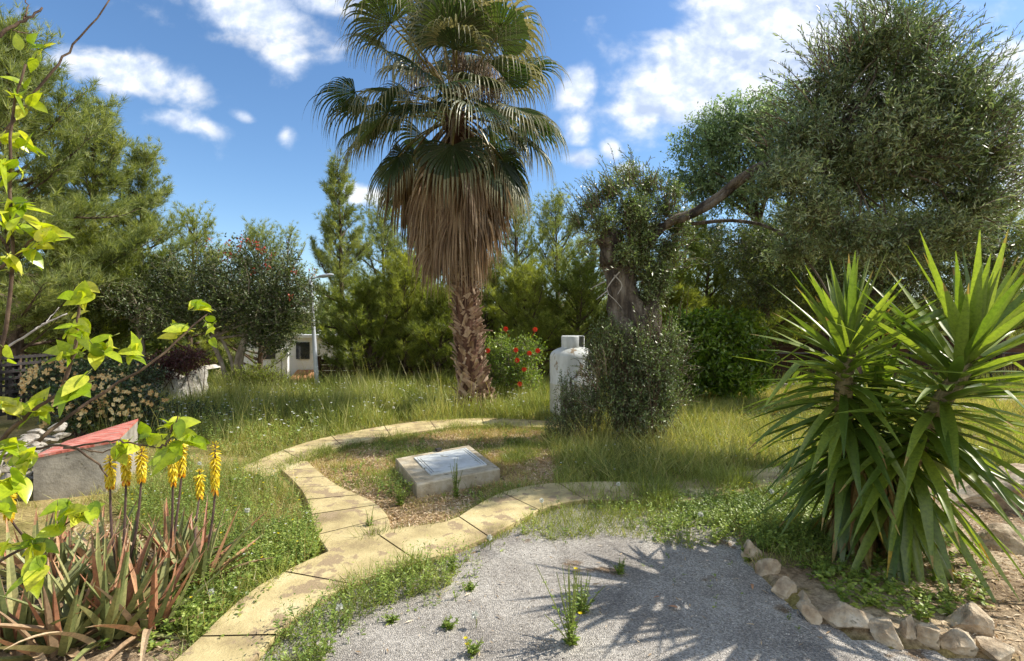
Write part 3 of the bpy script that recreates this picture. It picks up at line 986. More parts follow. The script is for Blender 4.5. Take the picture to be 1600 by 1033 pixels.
board_fence('long low dark board fence behind the pines left of the palm', 500, 880, 13.4, 13.2, .66, 5)
board_fence('taller brown board fence behind the iron railing at right', 1150, 1620, 15.2, 14.6, 1.25, 9)


def make_railing():
    Y = 12.4
    a = at(1045, 0, Y)[0]; b = at(1640, 0, Y)[0]
    t = thing('iron_railing', 'thin black iron railing behind the orange tree at the garden edge', 'fence', ((a + b) / 2, Y, 0))
    zt = EYE - (552 - HOR) / FPX * Y
    g = Geo()
    for z in (zt, .22):
        tube(g, [(a, Y, z), (b, Y, z)], .016, 6)
    g.build('rail', M['iron'], t)
    g = Geo()
    for x in np.arange(a, b, .13):
        tube(g, [(x, Y, .1), (x, Y, zt)], .008, 4, cap=False)
    o = g.build('bars', M['iron'], t)
    for x in np.arange(a, b, 1.95):
        g = Geo(); box(g, (x, Y, zt / 2), (.045, .045, zt + .1)); g.build('post', M['iron'], t)
    # masonry kerb below
    g = Geo(); box(g, ((a + b) / 2, Y, .0), (b - a, .22, .26))
    tag(g.build('low_wall', M['concrete']), 'low rendered kerb wall carrying the black iron railing', 'wall')


make_railing()


def make_lattice():
    a = np.array([-8.25, 7.7]); b = np.array([-8.32, 9.45])
    zt, zb = 1.03, .12
    t = thing('lattice_fence', 'weathered wooden lattice fence at the left edge behind the lemon leaves', 'fence', (a[0], 8.5, 0))
    d = b - a; L = np.linalg.norm(d); rz = math.atan2(d[1], d[0]); c = (a + b) / 2
    g = Geo()
    n = 9
    for i in range(n):
        z = zb + (zt - zb) * i / (n - 1)
        box(g, (c[0], c[1], z), (L, .035, .045), rz)
    g.build('rails', M['lattice'], t)
    g = Geo()
    k = 18
    for i in range(k):
        p = a + d * (i / (k - 1))
        box(g, (p[0] - .035, p[1], (zt + zb) / 2), (.03, .03, zt - zb + .06), rz)
    g.build('slats', M['lattice'], t)
    for p in (a, (a + b) / 2, b):
        g = Geo(); box(g, (p[0] - .09, p[1], zt / 2), (.08, .08, zt + .02), rz); g.build('post', M['lattice'], t)


make_lattice()


# ------------------------------------------------------------------ street lamp
def make_lamp():
    Y = 11.9
    b = at(496, 0, Y)[0]; tx = at(485, 0, Y)[0]; zt = EYE - (436 - HOR) / FPX * Y
    t = thing('street_lamp', 'slim grey street lamp with a flat white head, left of the palm', 'street lamp', (b, Y, 0))
    g = Geo(); tube(g, curve([(b, Y, 0), (b * .5 + tx * .5, Y, zt * .5), (tx, Y, zt)], 6), [.055, .05, .048, .045, .042, .04], 12); g.build('pole', M['lamp'], t, smooth=True)
    g = Geo(); tube(g, [(tx, Y, zt - .06), (tx + .02, Y, zt), (tx + .22, Y - .03, zt + .06)], .022, 8); g.build('arm', M['lamp'], t, smooth=True)
    g = Geo()
    h0 = np.array([tx + .18, Y - .03, zt + .045]); h1 = np.array([tx + .56, Y - .08, zt + .10])
    k = 8
    pts = [h0 + (h1 - h0) * i / (k - 1) for i in range(k)]
    tube(g, pts, [.035, .07, .085, .09, .09, .088, .075, .03], 12, flat=.42); hd = g.build('lamp_head', M['lamp'], t, smooth=True)
    g = Geo(); tube(g, [p + np.array([0, 0, -.035]) for p in pts[2:7]], [.05, .06, .062, .06, .045], 10, flat=.15); g.build('lens', M['lens'], hd, origin=t.location)
    g = Geo(); tube(g, [(b, Y, 0), (b, Y, .03)], .12, 12); g.build('base_plate', M['lamp'], t)


make_lamp()


# ------------------------------------------------------------------ broadleaf trees
def tree(name, label, cat, base, trunks, lobes, mat, ntw, tl, lpt, L, Wd, nlimb=12, r0=.05, barkm='bark', flowers=None, group=None, **kw):
    t = thing(name, label, cat, base, group)
    gb = Geo(); gl = Geo()
    for pts, r_a, r_b in trunks:
        c = curve(pts, 10)
        tube(gb, c, np.linspace(r_a, r_b, 10), 9, wob=.18)
    tops = [np.array(tr[0][-1]) for tr in trunks]
    for i in range(nlimb):
        limbs_to(gb, tops[i % len(tops)], [lobes[i % len(lobes)]], 1, r0)
    spray(gl, gb, lobes, ntw, tl, lpt, L, Wd, **kw)
    gb.build('trunk', M[barkm], t)
    gl.build('crown', M[mat], t)
    if flowers:
        n, fm, fs, sel = flowers
        gf = Geo()
        lob = np.asarray(lobes, float)
        i = rng.choice(sel if sel is not None else np.arange(len(lob)), n)
        d = nrm(rng.normal(size=(n, 3)) + np.array([0, -.4, .6]))
        P = lob[i, :3] + d * lob[i, 3:6] * 1.0
        k = 9
        O = np.repeat(P, k, 0) + rng.normal(size=(n * k, 3)) * fs * .7
        X, Y, Z = frames(rng.normal(size=O.shape))
        s = fs * (.6 + .6 * rng.random(len(O)))[:, None]
        gf.inst(T_RH, O, X * s, Y * s * .8, Z * s * .5)
        gf.build('blossom', M[fm], t)
    return t


def lobe(px, py, Y, rpx, rpy, dy=None):
    c = at(px, py, Y)
    return (c[0], c[1], c[2], rpx / FPX * Y, (dy if dy else rpx / FPX * Y), rpy / FPX * Y)


# dark flowering tree with red tips and pale multiple stems, left of the lamp
Yt = 11.6
bx = at(365, 0, Yt)[0]
red_lobes = [lobe(300, 470, Yt, 55, 55), lobe(345, 478, Yt, 60, 50), lobe(390, 460, Yt, 62, 62), lobe(428, 500, Yt, 40, 56), lobe(385, 410, Yt, 34, 40), lobe(448, 430, Yt, 28, 48), lobe(478, 470, Yt, 26, 50),
             lobe(325, 420, Yt, 22, 44), lobe(270, 430, Yt, 40, 40), lobe(415, 520, Yt, 40, 34), lobe(225, 460, Yt, 45, 40), lobe(430, 478, Yt, 38, 50)]
tree('flowering_tree', 'dark glossy tree with red blossom tips and pale bare stems left of the lamp', 'tree', (bx, Yt, 0),
     [([(bx - .05, Yt, -.05), at(347, 570, Yt), at(330, 530, Yt)], .06, .045), ([(bx, Yt, -.05), at(362, 565, Yt), at(338, 515, Yt)], .045, .03), ([(bx + .02, Yt, -.05), at(372, 570, Yt), at(384, 525, Yt)], .11, .08)],
     red_lobes, 'dark', 4600, .34, 9, .066, .03, barkm='bark_pale', flowers=(26, 'pink_fl', .06, [4, 4, 4, 5, 6, 7]), up=.5, noise=.55, nlimb=16, r0=.03)

# small trunk left, of a tree half hidden
Yt = 11.0
bx = at(222, 0, Yt)[0]
tree('carob_tree', 'small dark tree with one short pale trunk left of the flowering tree', 'tree', (bx, Yt, 0),
     [([(bx + .05, Yt, 0), at(221, 560, Yt), at(217, 500, Yt)], .075, .06)],
     [lobe(190, 465, Yt, 60, 38), lobe(250, 500, Yt, 40, 34), lobe(150, 500, Yt, 40, 40)], 'dark', 1500, .32, 9, .06, .028, up=.3, nlimb=8, barkm='bark_pale')

# light broadleaf behind the olive branch
Yt = 14.0
bx = at(1190, 0, Yt)[0]
tree('locust_tree', 'light green broad crowned tree behind the long olive branch', 'tree', (bx, Yt, 0),
     [([(bx, Yt, 0), at(1195, 480, Yt), at(1180, 340, Yt)], .14, .09)],
     [lobe(1110, 225, Yt, 62, 42), lobe(1150, 190, Yt, 60, 38), lobe(1090, 280, Yt, 58, 36), lobe(1190, 240, Yt, 80, 70), lobe(1140, 300, Yt, 70, 40), lobe(1220, 190, Yt, 60, 50)],
     'broad', 3200, .5, 12, .1, .046, up=.1, nlimb=18, r0=.05, outward=1.3, flat=.8)

# dark mass under and behind the big crown
Yt = 10.2
bx = at(1330, 0, Yt)[0]
tree('evergreen_oak', 'dark evergreen behind the yucca below the big olive crown', 'tree', (bx, Yt, 0),
     [([(bx, Yt, 0), at(1322, 520, Yt), at(1290, 400, Yt)], .13, .09), ([(bx, Yt, 0), at(1350, 500, Yt), at(1400, 390, Yt)], .11, .07)],
     [lobe(1240, 400, Yt, 80, 60), lobe(1320, 370, Yt, 85, 80), lobe(1410, 360, Yt, 85, 90), lobe(1500, 380, Yt, 70, 80), lobe(1160, 380, Yt, 70, 44), lobe(1290, 455, Yt, 80, 45), lobe(1190, 450, Yt, 60, 34), lobe(1560, 400, Yt, 60, 60), lobe(1400, 450, Yt, 90, 40)],
     'dark', 6200, .4, 9, .07, .026, up=.2, nlimb=18, r0=.05)

# orange tree
Yt = 10.4
bx = at(1125, 0, Yt)[0]
tree('orange_tree', 'low bushy orange tree with shiny bright green leaves right of the old olive', 'orange tree', (bx, Yt, 0),
     [([(bx, Yt, 0), at(1124, 585, Yt), at(1120, 560, Yt)], .06, .04)],
     [lobe(1100, 540, Yt, 52, 48), lobe(1150, 530, Yt, 48, 42), lobe(1125, 565, Yt, 60, 40), lobe(1065, 530, Yt, 30, 38), lobe(1185, 570, Yt, 26, 40), lobe(1120, 500, Yt, 34, 22), lobe(1080, 590, Yt, 34, 34), lobe(1140, 600, Yt, 46, 24), lobe(1165, 505, Yt, 26, 22), lobe(1070, 500, Yt, 22, 20)],
     'citrus', 2600, .34, 8, .095, .042, T=T_OVAL, up=.2, droop=.5, nlimb=10, r0=.025)

# red flowered shrub
Yt = 10.6
bx = at(800, 0, Yt)[0]
sh_lobes = [lobe(800, 575, Yt, 42, 34), lobe(780, 545, Yt, 24, 30), lobe(825, 550, Yt, 26, 24), lobe(812, 590, Yt, 36, 22), lobe(770, 580, Yt, 24, 30)]
t = tree('hibiscus_bush', 'loose bright green bush with scattered red flowers right of the palm trunk', 'bush', (bx, Yt, 0),
         [([(bx, Yt, 0), at(798, 590, Yt), at(795, 560, Yt)], .025, .012)], sh_lobes, 'hibiscus', 1500, .32, 8, .05, .026, up=.7, noise=.5, nlimb=12, r0=.012, barkm='bark_pale')
for (px, py) in [(762, 548), (790, 514), (806, 547), (827, 552), (840, 548), (808, 563), (819, 577), (836, 515), (812, 600)]:
    g = Geo(); O = at(px, py, 10.15)
    n = 7
    a = np.arange(n) / n * 2 * math.pi + rng.random()
    D = np.stack([np.cos(a), np.full(n, -.4), np.sin(a)], 1)
    X, Y_, Z = frames(D, np.tile([0, -1., 0], (n, 1)))
    g.inst(T_OVAL, np.tile(O, (n, 1)), X * .06, Y_ * .045, Z * .02)
    tube(g, [O + np.array([0, .0, 0]), O + np.array([0, .25, -.06]), O + np.array([rng.normal() * .05, .5, -.16])], .004, 3)
    g.build('flower', M['red_fl'], t)


# ------------------------------------------------------------------ old olive
def make_old_olive():
    Y = 7.35
    bx = at(992, 0, Y)[0]
    t = thing('olive_tree', 'old gnarled olive with hollow trunk and one long branch carrying a huge leafy crown', 'olive tree', (bx, Y, 0))
    g = Geo()
    # fluted trunk: several fused columns
    def col_(pts, ra, rb, s=22, wob=.12, n=44):
        tube(g, curve(pts, n), np.linspace(ra, rb, n) * (1 + .18 * np.sin(np.linspace(0, 9, n) + rng.random() * 6)), s, wob=wob)
    col_([(bx - .08, Y, -.1), at(985, 600, Y), at(985, 520, Y), at(975, 460, Y), at(958, 400, Y), at(950, 372, Y)], .27, .17)
    col_([(bx + .16, Y + .05, -.1), at(1008, 600, Y), at(1012, 520, Y), at(1018, 480, Y), at(1022, 455, Y)], .22, .1)
    col_([(bx + .05, Y - .16, -.1), at(990, 610, Y - .1), at(996, 520, Y - .1), at(990, 470, Y)], .17, .12)
    col_([(bx + .26, Y - .02, -.1), at(1030, 620, Y), at(1022, 540, Y), at(1026, 490, Y), at(1018, 460, Y)], .12, .06)
    # stub limbs at top left
    col_([at(958, 410, Y), at(948, 385, Y), at(952, 360, Y)], .17, .1, n=8)
    col_([at(975, 460, Y), at(985, 420, Y), at(1000, 380, Y), at(1030, 350, Y)], .12, .07, n=10)
    for V_ in g.v:
        for k_ in range(len(V_)):
            q_ = Vector((V_[k_, 0] * 5.5, V_[k_, 1] * 5.5, V_[k_, 2] * 1.7))
            nv_ = mnoise.noise_vector(q_) * .085 + mnoise.noise_vector(q_ * 3.1) * .035
            V_[k_] += (nv_.x, nv_.y, nv_.z)
    g.build('trunk', M['bark_olive'], t, smooth=True)
    # the long branch to the right
    g = Geo()
    bp = [at(1000, 400, Y), at(1040, 352, Y - .1), at(1090, 328, Y - .3), at(1135, 296, Y - .5), at(1170, 268, Y - .7), at(1215, 252, 6.5), at(1290, 260, 6.4), at(1370, 240, 6.3)]
    tube(g, curve(bp, 26), np.linspace(.06, .032, 26) * (1 + .12 * np.sin(np.arange(26) * 1.7)), 8, wob=.25)
    bp2 = [at(1060, 345, Y - .2), at(1110, 322, Y - .45), at(1150, 290, Y - .55), at(1190, 262, 6.5), at(1260, 215, 6.4), at(1340, 160, 6.3)]
    tube(g, curve(bp2, 20), np.linspace(.05, .025, 20), 7, wob=.25)
    bp3 = [at(1080, 350, Y - .2), at(1150, 345, 7), at(1215, 362, 6.8), at(1270, 420, 6.7), at(1300, 470, 6.6)]
    tube(g, curve(bp3, 14), np.linspace(.03, .012, 14), 6, wob=.25)
    big = [lobe(1385, 235, 6.3, 120, 95, 1.0)]
    for px, py, rx, ry in [(1250, 215, 44, 40), (1290, 150, 48, 44), (1335, 95, 44, 46), (1385, 60, 40, 44), (1430, 90, 50, 44), (1478, 135, 52, 44), (1520, 180, 44, 44), (1545, 245, 44, 44), (1525, 310, 44, 38),
                           (1475, 365, 60, 44), (1405, 385, 64, 44), (1335, 372, 60, 40), (1270, 330, 50, 36), (1230, 275, 44, 34), (1320, 260, 70, 60), (1450, 250, 80, 70), (1400, 160, 70, 60), (1240, 390, 40, 22)]:
        big.append(lobe(px, py, 6.3 + rng.normal() * .3, rx, ry, .45))
    limbs_to(g, at(1300, 250, 6.35), big, 66, .024)
    g.build('branch', M['bark_olive'], t, smooth=True)
    # big crown
    gl = Geo(); gt = Geo()
    spray(gl, gt, big, 7600, .42, 15, .068, .0165, outward=.8, up=.35, noise=.6, tw=.005, spread=.8, shell=.45)
    # long sprays at top and right
    def sprays(n, ax, ay, bx_, by_, d0, ln, mat_l, depth, L=.062):
        for i in range(n):
            f = rng.random()
            p = at(ax + (bx_ - ax) * f + rng.normal() * 9, ay + (by_ - ay) * f + rng.normal() * 9, depth + rng.normal() * .4)
            d = nrm(np.array(d0) + rng.normal(size=3) * .28)
            l = ln * (.5 + rng.random() * .8)
            pts = curve([p, p + d * l * .5 + np.array([0, 0, .03]), p + d * l + np.array([0, 0, -.02])], 5)
            tube(gt, pts, np.linspace(.006, .002, 5), 3, cap=False)
            k = int(l / .028)
            u = (np.arange(k) + .5) / k
            B = np.stack([np.interp(u, np.linspace(0, 1, 5), pts[:, c]) for c in range(3)], 1)
            per = nrm(np.cross(np.tile(d, (k, 1)), rng.normal(size=(k, 3))))
            X, Y_, Z = frames(d * .9 + per * .65)
            s = (L * (.7 + .5 * rng.random(k)))[:, None]
            mat_l.inst(T_RH, B, X * s, Y_ * s * .24, Z * s * .3)
    sprays(50, 1195, 230, 1290, 120, (-.8, 0, .6), .45, gl, 6.3)
    sprays(120, 1270, 120, 1400, 20, (-.35, 0, 1), .5, gl, 6.3)
    sprays(170, 1400, 30, 1580, 200, (.55, 0, .75), .55, gl, 6.2)
    sprays(140, 1540, 170, 1590, 330, (.9, -.1, .35), .5, gl, 6.2)
    sprays(50, 1540, 300, 1500, 400, (.8, -.1, -.1), .4, gl, 6.2)
    gt.build('twigs', M['twig'], t)
    o = gl.build('crown', M['olive'], t)
    # leafy top over the old trunk
    gl = Geo(); gt = Geo()
    top = [lobe(990, 330, Y, 40, 34, .35), lobe(1000, 400, Y, 30, 44, .3), lobe(1020, 440, Y, 26, 34, .25)]
    for px, py, rx, ry in [(985, 275, 16, 20), (1012, 290, 18, 18), (955, 295, 20, 16), (925, 318, 22, 14), (940, 345, 24, 18), (1040, 325, 20, 18), (1060, 355, 18, 20), (1045, 390, 18, 22), (1000, 360, 30, 26), (965, 365, 20, 16), (1035, 425, 16, 26), (1012, 470, 20, 18), (975, 395, 18, 18), (1055, 300, 12, 10), (905, 345, 14, 10)]:
        top.append(lobe(px, py, Y + rng.normal() * .15, rx, ry, .22))
    limbs_to(gt, at(985, 400, Y), top, 14, .02)
    spray(gl, gt, top, 2500, .34, 12, .056, .018, outward=.7, up=.8, noise=.8, shell=.3)
    sprays(90, 900, 345, 1000, 275, (-.45, 0, .8), .42, gl, Y, .052)
    sprays(40, 1045, 340, 1060, 430, (.8, -.2, .2), .3, gl, Y, .05)
    sprays(30, 920, 350, 960, 430, (-.7, -.3, -.1), .3, gl, Y, .05)
    sprays(60, 1000, 275, 1070, 340, (.2, 0, 1), .25, gl, Y, .05)
    gt.build('upper_twigs', M['twig'], t)
    gl.build('upper_leaves', M['olive_g'], t)
    # suckers at the foot
    gl = Geo(); gt = Geo()
    low = [lobe(950, 520, Y - .3, 22, 30, .2), lobe(1030, 640, Y - .2, 26, 40, .3), lobe(1000, 560, Y - .25, 48, 60, .4), lobe(975, 620, Y - .3, 46, 52, .4), lobe(1030, 600, Y - .2, 36, 60, .4), lobe(965, 540, Y - .1, 28, 46, .3), lobe(1000, 655, Y - .4, 46, 24, .35), lobe(1045, 540, Y, 24, 40, .3)]
    spray(gl, gt, low, 2300, .36, 13, .044, .015, outward=.5, up=.8, noise=.85, shell=.3)
    sprays(70, 930, 600, 1065, 500, (0, -.1, 1), .4, gl, Y - .2, .044)
    sprays(50, 925, 640, 935, 560, (-.6, -.2, .6), .3, gl, Y - .2, .044)
    sprays(50, 1060, 650, 1065, 540, (.6, -.2, .6), .3, gl, Y - .2, .044)
    for i in range(60):
        b = np.array([bx + rng.normal() * .28, Y - .2 + rng.normal() * .2, 0])
        e = at(rng.uniform(940, 1055), rng.uniform(500, 560), Y - .2)
        tube(gt, curve([b, (b + e) / 2 + rng.normal(size=3) * .05, e], 5), np.linspace(.009, .003, 5), 3, cap=False)
    gt.build('sucker_stems', M['twig'], t)
    gl.build('suckers', M['olive_g'], t)
    # hanging bare dead twigs
    g = Geo()
    for pts in ([(968, 425), (955, 440), (948, 455), (962, 470), (972, 482)], [(948, 455), (932, 468)], [(960, 430), (972, 445), (965, 460)], [(945, 440), (925, 450)]):
        tube(g, curve([at(a, b, Y - .25) for a, b in pts], 8), np.linspace(.01, .004, 8), 5)
    g.build('dead_twigs', M['twig_pale'], t)


make_old_olive()

# wild olive shoots in front of the tank
Yt = 7.1
bx = at(893, 0, Yt)[0]
tree('wild_olive_bush', 'thin leafy shrub standing right in front of the white gas tank', 'bush', (bx, Yt, 0),
     [([(bx, Yt, 0), (bx + .03, Yt, .4), (bx - .02, Yt, .8)], .014, .006), ([(bx + .2, Yt, 0), (bx + .25, Yt, .5), (bx + .33, Yt, 1.0)], .014, .006)],
     [lobe(885, 625, Yt, 20, 44, .2), lobe(905, 640, Yt, 26, 40, .25), lobe(930, 610, Yt, 20, 66, .25), lobe(925, 550, Yt, 12, 36, .15), lobe(880, 665, Yt, 34, 20, .3)], 'olive_g', 900, .26, 11, .036, .013, outward=.3, up=1.2, noise=.4, nlimb=6, r0=.006)


# ------------------------------------------------------------------ gas tank
def make_tank():
    Y = 8.35
    x = at(895, 0, Y)[0]
    r = .375
    t = thing('gas_tank', 'white upright gas tank with a guard collar, standing left of the old olive', 'gas tank', (x, Y, 0))
    def lathe(prof, n=40, smooth=True, name='body', mat='tank', gap=None):
        g = Geo()
        a0, a1 = (0, 2 * math.pi) if gap is None else gap
        a = np.linspace(a0, a1, n + 1)
        V = []
        for rr, z in prof:
            V.append(np.stack([x + rr * np.cos(a), Y + rr * np.sin(a), np.full(n + 1, z)], 1))
        V = np.concatenate(V); q = []
        for i in range(len(prof) - 1):
            for j in range(n):
                q.append((i * (n + 1) + j, i * (n + 1) + j + 1, (i + 1) * (n + 1) + j + 1, (i + 1) * (n + 1) + j))
        g.add(V, q)
        return g.build(name, M[mat], t, smooth=smooth)
    prof = [(r - .05, .0), (r - .05, .09), (r - .03, .1)]
    lathe(prof, name='foot_ring')
    prof = [(.02, .06)] + [(r * math.sin(a), .2 - .14 * math.cos(a)) for a in np.linspace(.2, math.pi / 2, 7)] + [(r, .62), (r + .003, .625), (r + .003, .64), (r, .645), (r, 1.06)] + [(r * math.cos(a), 1.06 + .17 * math.sin(a)) for a in np.linspace(0, math.pi / 2, 9)[1:]]
    lathe(prof, name='body')
    c = 1.16
    gp = (R(-25), R(295))
    rr = .185
    lathe([(rr + .0, c), (rr + .004, c + .22), (rr - .012, c + .235), (rr - .016, c + .22), (rr - .014, c + .0)], name='collar', gap=gp)
    g = Geo(); tube(g, [(x, Y, 1.2), (x, Y, 1.3)], .035, 10); tube(g, [(x - .07, Y, 1.28), (x + .07, Y, 1.28)], .018, 8); tube(g, [(x, Y, 1.3), (x, Y, 1.36)], [.05, .05], 12); g.build('valve', M['tank_dark'], t)
    lathe([(.0, c + .237), (rr * .7, c + .237), (rr - .02, c + .232)], name='lid')
    # small worn dark stencil marks on the body
    for i, (px, w_) in enumerate(((897, .022), (902, .012), (906, .02), (911, .014))):
        p = at(px, 582, Y)
        ang = math.asin((p[0] - x) / (r))
        yy = Y - r * math.cos(ang) - .003
        g = Geo(); box(g, (x + r * math.sin(ang), yy, p[2]), (w_, .004, .05), ang)
        g.build('stencil_mark', M['tank_dark'], t)


make_tank()


# ------------------------------------------------------------------ palm
PALM = np.array([at(742, 0, 9.3)[0], 9.3, 0.0])


def fan(gb, gp, o, az, el, petL, Rb, nseg=34, spread=R(115), split=.5, grav=.9, roll=0.0, droopP=.35, cup=.12, m=0, tipm=1, tipfrom=.72, stiff=.0):
    """one fan frond: bending stalk, pleated blade, split hanging tips"""
    d = np.array([math.cos(az) * math.cos(el), math.sin(az) * math.cos(el), math.sin(el)])
    p = np.array(o, float); pts = [p]
    for i in range(6):
        d = nrm(d + np.array([0, 0, -droopP / 6])); p = p + d * petL / 6; pts.append(p)
    pts = np.array(pts)
    tube(gp, pts, np.linspace(.034, .017, 7), 5, flat=.55, m=0)
    n_ = np.array([0, 0, 1.0]) if abs(d[2]) < .9 else np.array([-math.cos(az), -math.sin(az), .2])
    s = nrm(np.cross(d, n_)); nn = np.cross(s, d)
    if roll:
        s, nn = s * math.cos(roll) + nn * math.sin(roll), nn * math.cos(roll) - s * math.sin(roll)
    a = np.linspace(-spread, spread, nseg) + rng.normal(size=nseg) * .012
    da = 2 * spread / nseg
    ln = Rb * (1 - .3 * np.abs(a / spread) ** 2) * (.93 + .14 * rng.random(nseg))
    D = np.cos(a)[:, None] * d + np.sin(a)[:, None] * s + nn * (cup * (1 - np.cos(a)))[:, None]
    D = nrm(D); S = nrm(-np.sin(a)[:, None] * d + np.cos(a)[:, None] * s)
    K = 11
    P = np.tile(p, (nseg, 1)) + D * .01
    gdir = np.array([0, 0, -1.0])
    rows = []
    gv = grav * (.7 + .7 * rng.random(nseg))
    for i in range(K):
        t = i / (K - 1)
        rr = t * ln
        if t < split:
            w = 2 * rr * math.tan(da / 2) * 1.06
        else:
            w0 = 2 * split * ln * math.tan(da / 2) * 1.06
            w = w0 * np.maximum(1 - (t - split) / (1 - split), .06) ** 1.1
        w = np.maximum(w, .003)[:, None] * .5
        N = np.cross(D, S)
        rows.append(np.stack([P - S * w, P + N * w * .55, P + S * w], 1))
        kk = gv * (stiff + (max(0, t - split * .55)) ** 1.0 * 1.6) / K * 2.2
        D = nrm(D + gdir * kk[:, None] + rng.normal(size=D.shape) * .012 * (t > split))
        S = nrm(S - D * np.sum(S * D, 1, keepdims=True))
        P = P + D * (ln / (K - 1))[:, None]
    V = np.stack(rows, 1)       # nseg,K,3,3
    V = V.reshape(-1, 3)
    q0 = []; q1 = []
    for sgi in range(nseg):
        for i in range(K - 1):
            b = sgi * K * 3 + i * 3; c = b + 3
            (q1 if (i + .5) / (K - 1) > tipfrom else q0).extend([(b, b + 1, c + 1, c), (b + 1, b + 2, c + 2, c + 1)])
    n0 = gb.n
    gb.add(V, q0, None, m)
    gb.q.append(np.asarray(q1) + n0); gb.qm.append(np.full(len(q1), tipm))


def make_palm():
    x, Y, _ = PALM
    t = thing('fan_palm', 'tall fan palm with a shaggy skirt of dead fronds in the middle of the garden', 'palm tree', (x, Y, 0))
    top = at(712, 178, Y)
    spine = curve([(x + .05, Y, -.1), at(738, 590, Y), at(731, 520, Y), at(727, 450, Y), at(722, 340, Y), top], 40)
    rad = np.interp(spine[:, 2], [0, .15, .5, 1.2, 2.2, 3.5, 5.0], [.36, .30, .25, .235, .19, .17, .2])
    g = Geo()
    tube(g, spine, rad, 20, wob=.06)
    # old leaf bases wrapped round the trunk in a criss-cross
    gb_ = Geo()
    zs = np.arange(.1, 2.8, .062)
    k = 0
    for zi, z in enumerate(zs):
        c = np.array([np.interp(z, spine[:, 2], spine[:, 0]), np.interp(z, spine[:, 2], spine[:, 1]), z])
        rr = np.interp(z, spine[:, 2], rad)
        nb = 9
        for j in range(nb):
            a = (j + .5 * (zi % 2)) / nb * 2 * math.pi + zi * .31 + rng.normal() * .08
            o = np.array([math.cos(a), math.sin(a), 0]); s = np.array([-math.sin(a), math.cos(a), 0])
            tilt = (1 if rng.random() < .5 else -1) * R(rng.uniform(5, 55))
            L = rng.uniform(.13, .25) * (1.25 if z < .7 else .9); wd = rng.uniform(.022, .052) * (1.5 if z < .6 else 1)
            up = np.array([0, 0, 1.0]) * math.cos(tilt) + s * math.sin(tilt)
            side = nrm(np.cross(up, o))
            b = c + o * rr * .93 - up * L * .4
            mid = c + o * (rr + .022)
            tip = c + o * (rr + rng.uniform(.03, .13)) + up * L * .5
            th = o * .018
            V = []
            for p, w_ in ((b, wd), (mid, wd * .8), (tip, wd * .42)):
                V += [p - side * w_ / 1, p + side * w_ / 1, p + side * w_ * .8 - th, p - side * w_ * .8 - th]
            q = []
            for i in range(2):
                for e in range(4):
                    q.append((i * 4 + e, i * 4 + (e + 1) % 4, i * 4 + 4 + (e + 1) % 4, i * 4 + 4 + e))
            q.append((8, 9, 10, 11))
            gb_.add(V, q)
    # one stalk stub sticking out at the right
    p = at(744, 517, Y - .1)
    tube(gb_, [p, p + np.array([.18, -.03, .01]), p + np.array([.3, -.04, 0])], [.03, .022, .014], 6)
    # splayed root flare
    for j in range(26):
        a = j / 26 * 2 * math.pi + rng.normal() * .1
        o = np.array([math.cos(a), math.sin(a), 0])
        base = np.array([x + .05, Y, 0])
        tube(gb_, [base + o * .24 + [0, 0, .36], base + o * .3 + [0, 0, .16], base + o * (.38 + .14 * rng.random()) + [0, 0, -.02]], [.03, .04, .03], 5, flat=.5)
    tr = g.build('trunk', M['palm_fibre'], t)
    gb_.build('leaf_bases', M['boot'], tr, origin=t.location)

    crown = top
    # living fronds
    n = 62
    for i in range(n):
        f = i / (n - 1)
        az = i * 2.39996 + rng.normal() * .12
        el = R(np.interp(f, [0, .15, .45, .75, 1], [84, 62, 32, 0, -30])) + rng.normal() * .08
        if math.sin(az) < -.45 and el < R(0) and i % 3: el = R(14) + abs(el) * .6
        o = crown + np.array([math.cos(az) * .12, math.sin(az) * .12, .35 * (1 - f) - .25 * f])
        gbl = Geo(); gpt = Geo()
        pl = np.interp(f, [0, .3, .7, 1], [1.3, 1.25, 1.15, .95]) * rng.uniform(.72, 1.15)
        left = math.cos(az) < -.2
        if left: pl *= 1.2
        elif math.cos(az) > .4: pl *= 1.0
        fan(gbl, gpt, o, az, el, pl, rng.uniform(1.0, 1.3), nseg=36, spread=R(rng.uniform(85, 120)), split=rng.uniform(.34, .48), grav=rng.uniform(3.0, 6.5), roll=rng.normal() * .35,
            droopP=np.interp(f, [0, 1], [.3, .95]), tipfrom=rng.uniform(.42, .75))
        fr = gbl.build('frond', [M['palm'], M['palm_tip']], t)
        gpt.build('stalk', M['petiole'], fr, origin=t.location)
    # the bright fan facing the viewer
    gbl = Geo(); gpt = Geo()
    fan(gbl, gpt, crown + [0, -.1, .0], R(-72), R(18), .95, .85, nseg=34, spread=R(100), split=.62, grav=.7, roll=.25, droopP=.75, stiff=.15)
    fr = gbl.build('frond', [M['palm'], M['palm_tip']], t); gpt.build('stalk', M['petiole'], fr, origin=t.location)
    for az_, el_, rl in ((-60, 66, .5), (-120, 70, -.4), (-85, 80, .1)):
        gbl = Geo(); gpt = Geo()
        fan(gbl, gpt, crown + [0, -.05, .3], R(az_), R(el_), 1.05, .95, nseg=36, spread=R(120), split=.62, grav=.7, roll=rl, droopP=.1, stiff=.0)
        fr = gbl.build('frond', [M['palm'], M['palm_tip']], t); gpt.build('stalk', M['petiole'], fr, origin=t.location)
    # dead skirt
    nd = 92
